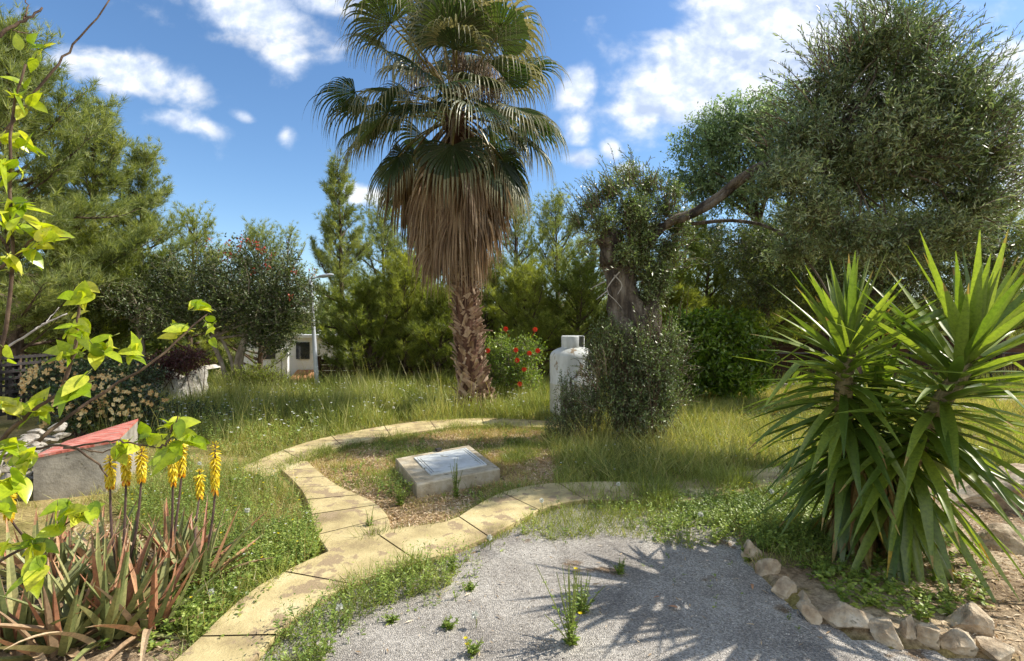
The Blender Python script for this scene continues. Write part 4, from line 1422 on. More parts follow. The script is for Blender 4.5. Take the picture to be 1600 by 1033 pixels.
    for i in range(nd):
        f = i / (nd - 1)
        az = i * 2.39996 + rng.normal() * .2
        z = np.interp(f, [0, 1], [5.35, 3.7])
        c = np.array([np.interp(z, spine[:, 2], spine[:, 0]), Y, z])
        o = c + np.array([math.cos(az), math.sin(az), 0]) * .16
        gbl = Geo(); gpt = Geo()
        pl = rng.uniform(.5, 1.0) * np.interp(f, [0, 1], [1.0, .6])
        el = R(np.interp(f, [0, 1], [-22, -48])) + rng.normal() * .1
        if math.cos(az) < -.3: pl *= 1.2
        fan(gbl, gpt, o, az, el, pl, rng.uniform(.95, 1.55), nseg=18, spread=R(rng.uniform(20, 70)), split=rng.uniform(.3, .5), grav=rng.uniform(1.0, 3.4), roll=rng.normal() * 1.3, droopP=rng.uniform(1.0, 1.9), cup=.6, m=0, tipm=0, stiff=.3)
        fr = gbl.build('dead_frond', M['dead'], t)
        gpt.build('stalk', M['dead'], fr, origin=t.location)
    # old hanging flower strands
    for az_, L_ in ((-50, 1.0), (-80, .8), (-25, 1.1), (-140, .7)):
        g = Geo()
        a = R(az_); c = crown + np.array([math.cos(a) * .75, math.sin(a) * .6, .75])
        tube(g, curve([crown + [0, 0, .1], crown + np.array([math.cos(a) * .5, math.sin(a) * .4, .75]), c], 8), .012, 5)
        for j in range(60):
            p = c + rng.normal(size=3) * .1
            tube(g, curve([p, p + np.array([rng.normal() * .08, rng.normal() * .08, -.4 * L_]), p + np.array([rng.normal() * .14, rng.normal() * .14, -.9 * L_ * rng.uniform(.5, 1.1)])], 5), .006, 3, cap=False)
        g.build('flower_strands', M['dead'], t)


make_palm()


# ------------------------------------------------------------------ concrete block, slab, stones
def make_block():
    A, B, Cc, D = (-4.3, 4.6), (-3.75, 4.85), (-4.08, 5.58), (-4.63, 5.33)
    z = (.40, .49, .555, .372)
    t = thing('concrete_block', 'grey concrete block with a sloping red painted top behind the aloes', 'concrete block', (-4.2, 5.1, 0))
    g = Geo(); prism(g, [(p[0], p[1], -.05) for p in (A, B, Cc, D)], [(p[0], p[1], zz - .02) for p, zz in zip((A, B, Cc, D), z)]); g.build('body', M['concrete'], t)
    g = Geo()
    cx = sum(p[0] for p in (A, B, Cc, D)) / 4; cy = sum(p[1] for p in (A, B, Cc, D)) / 4
    e = lambda p, k: (cx + (p[0] - cx) * k, cy + (p[1] - cy) * k)
    Q = [e(p, 1.015) for p in (A, B, Cc, D)]
    prism(g, [(p[0], p[1], zz - .018) for p, zz in zip(Q, z)], [(p[0], p[1], zz + .004) for p, zz in zip(Q, z)])
    g.build('top', M['red_paint'], t)


make_block()


def make_slab():
    c = [np.array(p) for p in [(-1.27, 5.58), (-.87, 4.68), (-.12, 5.2), (-.52, 6.2)]]   # left, front, right, back
    zt = .125
    t = thing('inspection_slab', 'raised concrete slab with a square pale cover set in the weedy circle', 'manhole', (-.7, 5.4, 0))
    ctr = sum(c) / 4
    g = Geo()
    P3_ = lambda ps, z: [(p[0], p[1], z) for p in ps]
    ins = [ctr + (p - ctr) * .985 for p in c]
    prism(g, P3_(c, -.05), P3_(c, zt - .012)); 
    g.n
    V = P3_(c, zt - .012) + P3_(ins, zt)
    g.add(V, [(i, (i + 1) % 4, 4 + (i + 1) % 4, 4 + i) for i in range(4)])
    g.add(P3_(ins, zt), [(0, 1, 2, 3)])
    g.build('base', M['concrete_lt'], t)
    # frame ring
    ctr2 = ctr + np.array([.03, .05])
    def ring(k0, k1, z, h, mat, name):
        g = Geo()
        a = [ctr2 + (p - ctr) * k0 for p in c]; b = [ctr2 + (p - ctr) * k1 for p in c]
        V = P3_(a, z) + P3_(b, z) + P3_(a, z + h) + P3_(b, z + h)
        q = []
        for i in range(4):
            j = (i + 1) % 4
            q += [(8 + i, 8 + j, 12 + j, 12 + i), (i, j, 8 + j, 8 + i), (4 + j, 4 + i, 12 + i, 12 + j)]
        g.add(V, q); return g.build(name, M[mat], t)
    ring(.70, .66, zt - .005, .018, 'cover', 'outer_frame')
    ring(.635, .60, zt - .005, .016, 'cover', 'inner_frame')
    g = Geo(); a = [ctr2 + (p - ctr) * .575 for p in c]; prism(g, P3_(a, zt - .01), P3_(a, zt + .01)); g.build('cover_plate', M['cover'], t)
    g = Geo(); box(g, (ctr2[0] - .18, ctr2[1] + .42, zt + .022), (.06, .05, .03), .7); g.build('lift_lug', M['tank_dark'], t)


make_slab()


def rock(name, label, cat, c, size, rz, mat, seed, group=None, planes=16, sub=4, cut=(.55, .9)):
    rs = np.random.default_rng(seed)
    bm = bmesh.new()
    bmesh.ops.create_icosphere(bm, subdivisions=sub, radius=1.0)
    V = np.array([v.co[:] for v in bm.verts])
    for i in range(planes):
        n = nrm(rs.normal(size=3)); h = rs.uniform(*cut)
        d = V @ n
        k = d > h
        V[k] -= np.outer((d[k] - h) * .96, n)
    for v, p in zip(bm.verts, V):
        q = Vector(p)
        nn = mnoise.fractal(q * 2.3 + Vector((seed, 0, 0)), 1.0, 2.0, 5)
        v.co = q * (1 + .09 * nn + .03 * mnoise.fractal(q * 7.0 + Vector((seed, 3, 0)), 1.0, 2.0, 4))
    for v in bm.verts:
        v.co = Vector((v.co.x * size[0] / 2, v.co.y * size[1] / 2, v.co.z * size[2] / 2))
    me = bpy.data.meshes.new(name); bm.to_mesh(me); bm.free()
    me.materials.append(M[mat])
    me.polygons.foreach_set('use_smooth', [False] * len(me.polygons))
    o = bpy.data.objects.new(name, me); col.objects.link(o)
    o.location = [float(k) for k in c]; o.rotation_euler = (rs.normal() * .08, rs.normal() * .08, rz)
    tag(o, label, cat, group)
    return o


grp = 'border stones round the yucca bed'
stones = [  # px, py of middle, width m, height m, depth m, turn, label
    (1174, 868, .13, .17, .15, .3, 'stone', 'narrow mossy border stone farthest from the viewer, half in weeds'),
    (1203, 893, .13, .15, .18, .9, 'stone', 'brown oval border stone leaning next to the mossy one'),
    (1229, 925, .14, .12, .14, .2, 'stone', 'small bright cream border stone near the middle of the row'),
    (1256, 938, .11, .08, .1, .5, 'stone', 'small flat border stone just left of the big slab'),
    (1266, 960, .12, .09, .12, 1.0, 'stone', 'small low border stone touching the left corner of the big slab'),
    (1322, 970, .34, .16, .22, -.45, 'stone', 'largest border stone, a broad pinkish slab with a flat face'),
    (1387, 996, .14, .12, .14, .3, 'stone', 'squat border stone directly right of the big slab'),
    (1419, 992, .11, .14, .12, .1, 'stone', 'upright rounded border stone second right of the big slab'),
    (1450, 1003, .13, .16, .13, -.2, 'stone', 'pointed border stone third right of the big slab'),
    (1490, 1012, .16, .13, .15, .5, 'stone', 'wide grey border stone in front of the dark boulder'),
    (1524, 985, .24, .2, .22, .2, 'stone', 'darker boulder behind the row of border stones at lower right'),
    (1556, 1022, .16, .12, .16, .2, 'stone', 'border stone beside the bottom right corner of the picture'),
]
for i, (px, py, w_, h_, d_, rz, mt, lb) in enumerate(stones):
    x, y = G(px, py + 10)
    rock('border_stone', lb, 'stone', (x, y, h_ * .36), (w_ * 1.3, d_ * 1.3, h_ * 1.45), rz, mt, 30 + i, grp, planes=22, cut=(.38, .8))
ledges = [
    (1585, 790, 1.5, .5, 1.0, .15, 'broad pale sandstone ledge at the right edge, level with the yucca base', 'stone'),
    (1590, 868, .7, .26, .4, -.2, 'dark sided flat rock below the pale ledge at right', 'stone'),
]
for i, (px, py, w_, h_, d_, rz, lb, mt) in enumerate(ledges):
    x, y = G(px, py)
    rock('ledge_rock', lb, 'rock', (x, y, h_ * .3), (w_, d_, h_), rz, mt, 60 + i, 'flat rocks at the right edge', planes=10, cut=(.5, .75))
# pale stepping slabs far right
for i, (px, py, w_, d_, lb) in enumerate([(1545, 622, 1.5, .9, 'far pale flagstone seen behind the right yucca head'), (1530, 640, .9, .6, 'near pale flagstone seen behind the right yucca head'), (1600, 630, 1.2, .7, 'pale flagstone at the right picture edge')]):
    x, y = G(px, py)
    rock('flagstone', lb, 'flagstone', (x, y, .02), (w_, d_, .12), .2 * i, 'limestone', 70 + i, 'pale flagstones behind the yucca', planes=8, cut=(.6, .85), sub=3)

# dry-stone wall at the left edge
k = 0
tw_ = thing('dry_stone_wall', 'tumbled dry stone wall at the left edge beside the concrete block', 'wall', (-4.6, 4.6, 0))
for row in range(4):
    for j in range(8):
        f = j / 7
        px = 96 - 110 * f + rng.normal() * 4; Yw = 5.9 - 1.6 * f
        z = .06 + row * .125
        x = (px - 800) / FPX * Yw
        if row == 3 and j in (0, 5): continue
        o = rock('stone', '', '', (0, 0, 0), (rng.uniform(.2, .32), rng.uniform(.2, .3), rng.uniform(.12, .17)), rng.random() * 3, 'stone_gr', 100 + k, sub=3, planes=22, cut=(.38, .8))
        for key in ('label', 'category', 'group'):
            if key in o: del o[key]
        o.parent = tw_
        o.location = (x + 4.6, Yw - 4.6 + rng.normal() * .03, z)
        k += 1

# rough stone retaining wall under the purple shrub
def make_retaining():
    t = thing('stone_retaining_wall', 'rough whitish stone wall below the purple shrub at left', 'wall', (at(270, 0, 9.6)[0], 9.6, 0))
    g = Geo()
    nx, nz = 60, 16
    V = []
    for i in range(nx + 1):
        f = i / nx
        px = 205 + 115 * f; Yw = 9.2 + 1.0 * f
        for j in range(nz + 1):
            h = j / nz
            z = h * (.62 + .12 * math.sin(f * 9))
            p = at(px, 0, Yw)
            q = Vector((p[0] * 3.2, z * 1.5, 4.2))
            dd = mnoise.fractal(q * 1.8, 1.0, 2.0, 5) * .09
            V.append((p[0] + dd * .3, Yw + dd + h * .16, z))
    q = []
    for i in range(nx):
        for j in range(nz):
            a = i * (nz + 1) + j
            q.append((a, a + nz + 1, a + nz + 2, a + 1))
    g.add(V, q)
    # top and back
    Vt = np.array(V).reshape(nx + 1, nz + 1, 3)[:, -1]
    g.add(np.concatenate([Vt, Vt + [0, .5, 0]]), [(i, i + 1, nx + 2 + i, nx + 1 + i) for i in range(nx)])
    g.build('wall_face', M['limestone'], t)


make_retaining()


# ------------------------------------------------------------------ shrubs at left
def shrub(name, label, px, py, Y, lobes, mat, ntw, **kw):
    x = at(px, 0, Y)[0]
    t = thing(name, label, 'bush', (x, Y, 0))
    gl = Geo(); gt = Geo()
    fl = kw.pop('fl', None)
    spray(gl, gt, lobes, ntw, **kw)
    for i in range(14):
        lb_ = lobes[i % len(lobes)]
        e = np.array(lb_[:3]) + rng.normal(size=3) * np.array(lb_[3:6]) * .4
        b = np.array([x + rng.normal() * .15, Y + rng.normal() * .15, 0])
        tube(gt, curve([b, (b + e) / 2, e], 5), np.linspace(.012, .004, 5), 4, cap=False)
    gt.build('stems', M['twig'], t)
    gl.build('foliage', M[mat], t)
    if fl:
        n, fm, s, k = fl
        lob = np.asarray(lobes, float)
        i = rng.integers(0, len(lob), n)
        d = nrm(rng.normal(size=(n, 3)) + np.array([.3, -1.1, .7]))
        P = lob[i, :3] + d * lob[i, 3:6] * 1.02
        gf = Geo()
        for a in range(k):
            dd = nrm(np.stack([np.cos(a / k * 6.283) * np.ones(n), -.35 * np.ones(n), np.sin(a / k * 6.283) * np.ones(n)], 1) + rng.normal(size=(n, 3)) * .25)
            X, Y_, Z = frames(dd, np.tile([0., -1, .3], (n, 1)))
            ss = (s * (.7 + .6 * rng.random(n)))[:, None]
            gf.inst(T_OVAL, P, X * ss, Y_ * ss * .8, Z * ss * .3)
        gf.build('blossom', M[fm], t)
    return t


shrub('rose_bush', 'dense rose bush covered in cream blossom behind the red topped block', 140, 640, 7.2,
      [lobe(130, 635, 7.2, 60, 40, .5), lobe(175, 620, 7.4, 50, 34, .5), lobe(210, 640, 7.3, 46, 32, .4), lobe(90, 600, 7.6, 40, 36, .4)], 'rose', 1500, tl=.24, lpt=9, L=.042, Wd=.026, up=.5, fl=(230, 'cream_fl', .036, 7), T=T_OVAL)
shrub('hedge_bush', 'dark small leaved bush above the cream blossom beside the lattice', 150, 590, 8.4,
      [lobe(110, 585, 8.4, 50, 26, .5), lobe(165, 580, 8.5, 45, 30, .5), lobe(210, 590, 8.6, 40, 28, .5)], 'rose', 1100, tl=.24, lpt=9, L=.042, Wd=.024, up=.5, fl=(26, 'cream_fl', .022, 5))
shrub('purple_shrub', 'purple leaved shrub hanging over the rough stone wall', 268, 590, 9.9,
      [lobe(262, 572, 9.7, 46, 20, .4), lobe(292, 560, 9.8, 34, 20, .4), lobe(238, 585, 9.5, 24, 16, .3)], 'purple', 800, tl=.22, lpt=9, L=.045, Wd=.02, up=-.2, outward=.7)
shrub('mound_bush', 'low green mound growing in front of the flowering tree stems', 300, 640, 8.2,
      [lobe(240, 665, 7.3, 34, 22, .4), lobe(285, 650, 8.0, 42, 24, .4), lobe(330, 650, 8.2, 34, 12, .4)], 'rose', 1000, tl=.2, lpt=8, L=.034, Wd=.018, up=.7)
shrub('box_bush', 'dark green leafy bush under the flowering tree left of the lamp foot', 420, 590, 10.8,
      [lobe(400, 590, 10.8, 46, 20, .4)], 'pine', 500, tl=.26, lpt=9, L=.05, Wd=.02, up=.6)


# ------------------------------------------------------------------ yucca
def make_yucca():
    base = np.array([2.42, 3.45, 0.03])
    t = thing('yucca', 'big two headed yucca with long sword leaves in the stone edged bed at right', 'yucca', base)
    stems = [([base + [-.08, 0, -.05], (2.28, 3.48, .6), (2.24, 3.46, 1.1), (2.25, 3.42, 1.46)], .68, 200),
             ([base + [.1, -.05, -.05], (2.50, 3.32, .5), (2.62, 3.2, 1.0), (2.78, 3.08, 1.42)], .78, 220),
             ([base + [.02, .1, -.05], (2.46, 3.6, .45), (2.52, 3.62, .75), (2.56, 3.6, 1.02)], .62, 120)]
    prof = lambda u: (min(1, .62 + u * 1.6) if u < .4 else 1) * (1 - max(0, u - .45) / .55) ** .85
    for si, (pts, LL, n) in enumerate(stems):
        gs = Geo()
        c = curve(pts, 20)
        tube(gs, c, np.linspace(.075, .045, 20) * (1 + .06 * np.sin(np.arange(20) * 2.1)), 12, wob=.12)
        gs.build('stem', M['stem_y'], t)
        g = Geo()
        for i in range(n):
            f = ((i + .5) / n) ** .8
            u = .2 + .8 * f
            p = np.array([np.interp(u, np.linspace(0, 1, 20), c[:, k]) for k in range(3)])
            az = i * 2.39996 + rng.normal() * .15
            el = R(np.interp(f, [0, .2, .45, .7, .85, 1.0], [-74, -50, -22, 8, 38, 78])) + rng.normal() * .2
            d = np.array([math.cos(az) * math.cos(el), math.sin(az) * math.cos(el), math.sin(el)])
            # crown leans with its stem
            if si and si < 2: d = nrm(d + np.array([.18, -.05, .0]) * f)
            up = np.array([0, 0, 1.0]) if abs(d[2]) < .85 else np.array([-math.cos(az), -math.sin(az), .3])
            L = LL * rng.uniform(.8, 1.12) * (.88 if f > .93 else 1)
            wd = rng.uniform(.046, .068) * (1.1 if si == 1 else 1)
            m = 0; tipm = None; tf = .9
            r_ = rng.random()
            if f < .14 and r_ < .75: m = 1
            elif f < .5 and r_ < .16: tipm = 2; tf = rng.uniform(.75, .93)
            elif r_ > .62: tipm = 1; tf = rng.uniform(.88, .97)
            bend = np.interp(f, [0, .5, .9, 1], [.25, .5, .16, .02]) * rng.uniform(.4, 1.8)
            kink = rng.uniform(.35, .6) if (rng.random() < .07 and f > .35) else None
            leaf_strip(g, p + d * .03, d, up, L, wd, bend=bend, fold=rng.uniform(.25, .6), n=9, m=m, prof=prof, tipm=tipm, tipfrom=tf, twist=rng.normal() * .35, kink=kink)
        g.build('leaves', [M['yucca'], M['yucca_dry'], M['yucca_yel']], t, smooth=True)
    # dry hanging thatch at the foot
    g = Geo()
    for i in range(150):
        az = rng.random() * 6.283
        c_ = base + np.array([math.cos(az) * .14, math.sin(az) * .14, rng.uniform(.3, .75)])
        el = R(rng.uniform(-88, -66))
        d = np.array([math.cos(az) * math.cos(el), math.sin(az) * math.cos(el), math.sin(el)])
        leaf_strip(g, c_, d, (math.cos(az), math.sin(az), .2), rng.uniform(.3, .6), rng.uniform(.015, .04), bend=.1, fold=.8, n=5, m=int(rng.random() < .2), prof=prof, twist=rng.normal())
    g.build('dead_leaves', [M['yucca_dry'], M['yucca']], t)


make_yucca()


# ------------------------------------------------------------------ aloes
def make_aloe(px, py, n, L, label, stalks=(), red=.3, spread=1.0):
    x, y = G(px, py)
    t = thing('aloe_plant', label, 'aloe', (x, y, 0), 'aloes in the left bed')
    g = Geo()
    prof = lambda u: (1 - u) ** .75 * min(1, .8 + u)
    n = int(n * 1.6)
    for i in range(n):
        f = i / n
        az = i * 2.39996 + rng.normal() * .3
        el = R(np.interp(f, [0, .5, 1], [18, 52, 82])) + rng.normal() * .16
        d = np.array([math.cos(az) * math.cos(el) * spread, math.sin(az) * math.cos(el) * spread, math.sin(el)])
        ll = L * rng.uniform(.7, 1.15)
        r_ = rng.random()
        m = 1 if r_ < red * .65 else (2 if r_ < red * .65 + .25 and f < .75 else 0)
        p = np.array([x, y, .02]) + np.array([math.cos(az), math.sin(az), 0]) * rng.uniform(.01, .08)
        up = np.array([0, 0, 1.0]) if abs(d[2]) < .8 else np.array([-math.cos(az), -math.sin(az), .3])
        leaf_strip(g, p, d, up, ll, rng.uniform(.034, .074), bend=rng.uniform(-.7, .7) if m != 2 else rng.uniform(.3, 1.2), fold=.55, n=8, m=m, prof=prof, thick=.012, tipm=1 if m == 0 else 2, tipfrom=rng.uniform(.75, .95), twist=rng.normal() * .2)
    g.build('leaves', [M['aloe'], M['aloe_red'], M['aloe_dry']], t, smooth=False)
    for (spx, sbot, stop, dep, thin) in stalks:
        g = Geo()
        topp = at(spx, stop, dep); bot = at(spx, sbot, dep)
        s = np.array([x, y, .05])
        tube(g, curve([s, (s + bot) / 2 + np.array([(bot[0] - s[0]) * .25, 0, 0]), bot, topp], 12), np.linspace(.009, .004, 12), 6)
        st = g.build('flower_stalk', M['stem_dk'], t)
        g = Geo()
        H = topp[2] - bot[2]
        k = int(110 * thin)
        u = np.sort(rng.random(k))
        az = np.arange(k) * 2.39996
        rr = .006 + 0 * u
        O = bot + (topp - bot) * u[:, None] + np.stack([np.cos(az) * rr, np.sin(az) * rr, 0 * az], 1)
        el = np.interp(u, [0, .5, .85, 1], [-1.25, -.95, -.2, 1.1])
        D = np.stack([np.cos(az) * np.cos(el), np.sin(az) * np.cos(el), np.sin(el)], 1)
        k = len(u); ln = np.interp(u, [0, .3, .8, 1], [.046, .046, .036, .018])[:, None]
        X, Y_, Z = frames(D)
        tv = [(0, .12, 0), (0, -.06, .1), (0, -.06, -.1), (.6, .15, 0), (.6, -.08, .13), (.6, -.08, -.13), (1, 0, 0)]
        Tt = (tv, [(0, 1, 4, 3), (1, 2, 5, 4), (2, 0, 3, 5)], [(3, 4, 6), (4, 5, 6), (5, 3, 6)])
        lo = u < .09
        g.inst(Tt, O[lo], X[lo] * ln[lo], Y_[lo] * ln[lo], Z[lo] * ln[lo], 1)
        g.inst(Tt, O[~lo], X[~lo] * ln[~lo], Y_[~lo] * ln[~lo], Z[~lo] * ln[~lo], 0)
        g.build('flower_spike', [M['aloe_fl'], M['aloe_or']], st, origin=t.location)
    return t


make_aloe(25, 1010, 22, .62, 'large aloe at the bottom left corner with wide toothed leaves', red=.3)
make_aloe(95, 1020, 20, .5, 'aloe near the bottom edge whose leaves sweep toward the right', red=.35)
make_aloe(165, 1000, 20, .55, 'aloe with long pale leaves beside the lower edge of the clump', red=.25)
make_aloe(105, 930, 18, .4, 'dry looking aloe with many brown leaves in the left middle of the clump', red=.4)
make_aloe(190, 935, 22, .46, 'aloe carrying the three branched flower stalk with yellow spikes', [(172, 756, 712, 3.0, .8), (197, 750, 690, 3.0, 1.), (221, 745, 700, 3.0, 1.)], red=.25)
make_aloe(262, 910, 24, .42, 'aloe bearing the close pair of spikes under the hanging lemon leaves', [(270, 752, 690, 3.15, 1.), (284, 738, 680, 3.25, 1.)], red=.25)
make_aloe(310, 915, 20, .46, 'rightmost aloe with broad red leaves and a single tall yellow spike', [(336, 766, 692, 3.15, 1.), (312, 772, 735, 3.3, .6)], red=.5)
make_aloe(60, 905, 16, .38, 'small aloe with upright leaves at the left rear of the clump', [(14, 806, 765, 2.9, .9)], red=.35)
make_aloe(235, 985, 14, .42, 'aloe with a drooping red leaf reaching toward the paved path', red=.5)
make_aloe(150, 880, 14, .34, 'small brownish aloe in the rear middle of the clump', red=.5)


# ------------------------------------------------------------------ lemon tree in the foreground
def make_lemon():
    t = thing('lemon_tree', 'lemon tree reaching in from the left edge with yellow green leaves close to the viewer', 'lemon tree', (-2.1, 1.5, 0))
    g = Geo()
    tube(g, curve([(-2.1, 1.5, -.05), (-2.05, 1.5, .7), (-2.1, 1.45, 1.3), (-2.0, 1.5, 2.0)], 12), np.linspace(.05, .03, 12), 10, wob=.1)
    g.build('trunk', M['twig'], t, smooth=True)
    prof = lambda u: math.sin(math.pi * min(1, (u + .03) ** .72)) ** .8 if u < .98 else .02
    br = [  # (pixel path, depth at start/end, radius) ; woody branches
        ([(-60, 760), (0, 690), (60, 635), (112, 605)], 1.5, 1.45, .008),
        ([(60, 690), (110, 650), (160, 612), (240, 565), (290, 520), (325, 490)], 1.5, 1.75, .006),
        ([(-60, 690), (0, 560), (20, 430), (15, 300), (20, 180), (40, 100)], 1.4, 1.35, .006),
        ([(-40, 720), (40, 705), (100, 695), (150, 722), (168, 745)], 1.6, 1.65, .005),
        ([(100, 600), (118, 540), (122, 490), (125, 450)], 1.5, 1.5, .006),
        ([(-40, 900), (30, 860), (90, 830), (130, 800)], 1.7, 1.75, .006),
        ([(110, 700), (160, 706), (200, 700), (230, 718)], 1.7, 1.75, .003),
        ([(-60, 120), (0, 54), (38, 33), (66, 12)], 1.5, 1.6, .006),
        ([(38, 33), (42, 15), (40, -10)], 1.58, 1.6, .003),
        ([(20, 48), (40, 52), (54, 46)], 1.55, 1.6, .002),
        ([(-30, 260), (70, 125), (115, 70), (174, -5)], 1.4, 1.5, .004),
        ([(-40, 580), (0, 550), (60, 512), (105, 490)], 2.0, 2.1, .006),
        ([(55, 515), (75, 500), (92, 480)], 2.05, 2.1, .003),
        ([(-20, 430), (30, 395), (60, 370), (110, 372)], 1.4, 1.4, .004),
        ([(250, 700), (262, 690), (270, 668), (278, 650)], 1.6, 1.6, .004), ([(100, 700), (180, 690), (250, 700)], 1.6, 1.62, .004),
    ]
    g = Geo(); gp = Geo()
    for i, (pp, d0, d1, r_) in enumerate(br):
        n = len(pp)
        pts = [at(a, b, d0 + (d1 - d0) * k / (n - 1)) for k, (a, b) in enumerate(pp)]
        m = 16
        c = curve(pts, m)
        c[1:-1] += rng.normal(size=(m - 2, 3)) * .002
        tube(gp if i in (11, 12) else g, c, np.linspace(r_, r_ * .45, m), 6)
    g.build('branches', M['twig'], t, smooth=True)
    gp.build('dead_branch', M['twig_pale'], t, smooth=True)
    # leaf clusters (px, py, depth, count, leaf length px, direction bias)
    cl = [(50, 72, 1.4, 6, 34, (.3, 0, .4)), (38, 150, 1.38, 8, 52, (.6, -.2, 0)), (25, 215, 1.4, 7, 55, (.7, -.2, -.1)), (12, 262, 1.35, 6, 60, (.6, -.3, -.5)), (30, 325, 1.4, 7, 55, (.8, -.1, .1)), (70, 368, 1.4, 8, 48, (.8, -.1, 0)),
          (15, 350, 1.36, 8, 50, (.3, -.2, .2)), (55, 395, 1.4, 5, 40, (.4, -.3, -.7)), (15, 410, 1.36, 4, 42, (.2, -.3, -.8)),
          (128, 462, 1.5, 8, 50, (.1, -.2, .5)), (120, 510, 1.5, 6, 42, (.2, -.3, 0)), (112, 548, 1.5, 8, 48, (-.1, -.2, 0)), (160, 548, 1.55, 7, 48, (.5, -.2, 0)), (205, 552, 1.6, 5, 50, (.6, -.1, .3)), (118, 595, 1.4, 3, 66, (.0, -.5, -.6)),
          (286, 515, 1.72, 5, 42, (0, -.2, .3)), (312, 480, 1.76, 4, 36, (0, -.1, .6)), (332, 508, 1.76, 4, 30, (.2, -.2, -.2)),
          (55, 640, 1.5, 7, 50, (.2, -.2, .1)), (15, 640, 1.45, 5, 46, (.2, -.2, 0)), (15, 700, 1.45, 6, 50, (.5, -.3, -.1)), (18, 750, 1.4, 6, 60, (.2, -.3, -.5)), (40, 715, 1.45, 4, 50, (.7, -.2, 0)),
          (192, 700, 1.7, 9, 42, (.1, -.2, .2)), (230, 690, 1.75, 3, 34, (.8, 0, .5)), (276, 668, 1.62, 8, 42, (.1, -.2, .3)), (268, 700, 1.62, 4, 56, (-.1, -.4, -.6)), (300, 685, 1.65, 3, 36, (.8, -.1, .2)),
          (112, 800, 1.75, 8, 48, (.2, -.2, .1)), (140, 800, 1.75, 4, 42, (.7, -.1, -.1)), (60, 850, 1.7, 5, 55, (-.2, -.3, -.3)), (62, 888, 1.6, 3, 72, (.0, -.5, -.7)), (5, 850, 1.6, 4, 40, (.2, -.2, .1)), (15, 560, 1.4, 0, 40, (0, 0, 0)), (5, 790, 1.5, 5, 40, (.3, -.3, -.3))]
    gl = Geo()
    for px, py, dep, n, lp, bias in cl:
        c = at(px, py, dep)
        for k in range(n + 2):
            d = nrm(nrm(rng.normal(size=3)) * .9 + np.array(bias) * 1.1)
            L = lp / FPX * dep * rng.uniform(.5, 1.0)
            p = c + rng.normal(size=3) * .014 - d * L * .25
            up = nrm(np.array([rng.normal() * .5, -.55 + rng.normal() * .5, .7 + rng.normal() * .4]))
            if np.linalg.norm(np.cross(d, up)) < .2: up = np.array([1., 0, 0])
            tube(g if False else gl, [p - d * .02, p], [.0014, .0012], 3, m=1)
            leaf_strip(gl, p, d, up, L, L * rng.uniform(.42, .6), bend=rng.uniform(.1, .8), fold=rng.uniform(.1, .45), n=9, m=0, prof=prof, twist=rng.normal() * .25)
    gl.build('foliage', [M['lemon'], M['stem_g']], t, smooth=True)


make_lemon()


# ------------------------------------------------------------------ grass and weeds
def scatter(n, x0, x1, y0, y1, keep):
    x = rng.uniform(x0, x1, n)
    # more points near the viewer, per ground area as needed
    y = rng.uniform(y0, y1, n)
    k = keep(x, y)
    return x[k], y[k]


def blades(g, x, y, h, w, lean=.35, m=0, T=T_BLADE):
    n = len(x)
    O = np.stack([x, y, gz(x, y) - .005], 1)
    D = nrm(np.stack([rng.normal(size=n) * lean, rng.normal(size=n) * lean, np.ones(n)], 1))
    X, Y_, Z = frames(D)
    H = (h * (.45 + .8 * rng.random(n)) * (.5 + 1.0 * clumpf(x, y, 2.4, .3, .7, 40)))[:, None]
    g.inst(T, O, X * H, Y_ * (w * (.7 + .6 * rng.random(n)))[:, None], Z * H * rng.uniform(.3, 1.1, n)[:, None], m)


def clumpf(x, y, s, lo, hi, ox=0):
    return np.clip((fbm(x * s + ox, y * s + ox * .7) - lo) / (hi - lo), 0, 1)


hard = lambda x, y: on_path(x, y) | inpoly(x, y, GRAVEL)
slabp = [(-1.3, 5.6), (-.87, 4.62), (-.05, 5.2), (-.5, 6.28)]
blockp = [(-4.3, 4.6), (-3.75, 4.85), (-4.08, 5.58), (-4.63, 5.33)]
PXY = lambda pts: [G(*p) for p in pts]
Z_BACK = PXY([(150, 700), (330, 700), (380, 735), (440, 706), (640, 662), (760, 655), (860, 658), (860, 607), (760, 606), (120, 606)])
Z_LEFT = PXY([(180, 800), (250, 720), (400, 740), (470, 775), (484, 802), (492, 838), (500, 878), (400, 928), (300, 1010), (250, 960), (290, 900)])
Z_RIGHT = PXY([(840, 640), (860, 700), (870, 760), (960, 758), (1110, 750), (1275, 720), (1700, 740), (1700, 606), (900, 606)])
Z_GRL = PXY([(350, 1080), (395, 1040), (450, 985), (560, 930), (690, 880), (745, 860), (700, 925), (600, 950), (520, 1000), (500, 1060)])
Z_GRR = PXY([(790, 832), (850, 800), (960, 785), (1110, 778), (1250, 750), (1330, 800), (1290, 900), (1180, 900), (1150, 850), (1080, 860), (960, 840), (860, 850)])
Z_BED = PXY([(1150, 830), (1260, 770), (1340, 800), (1560, 880), (1540, 980), (1400, 985), (1250, 930)])


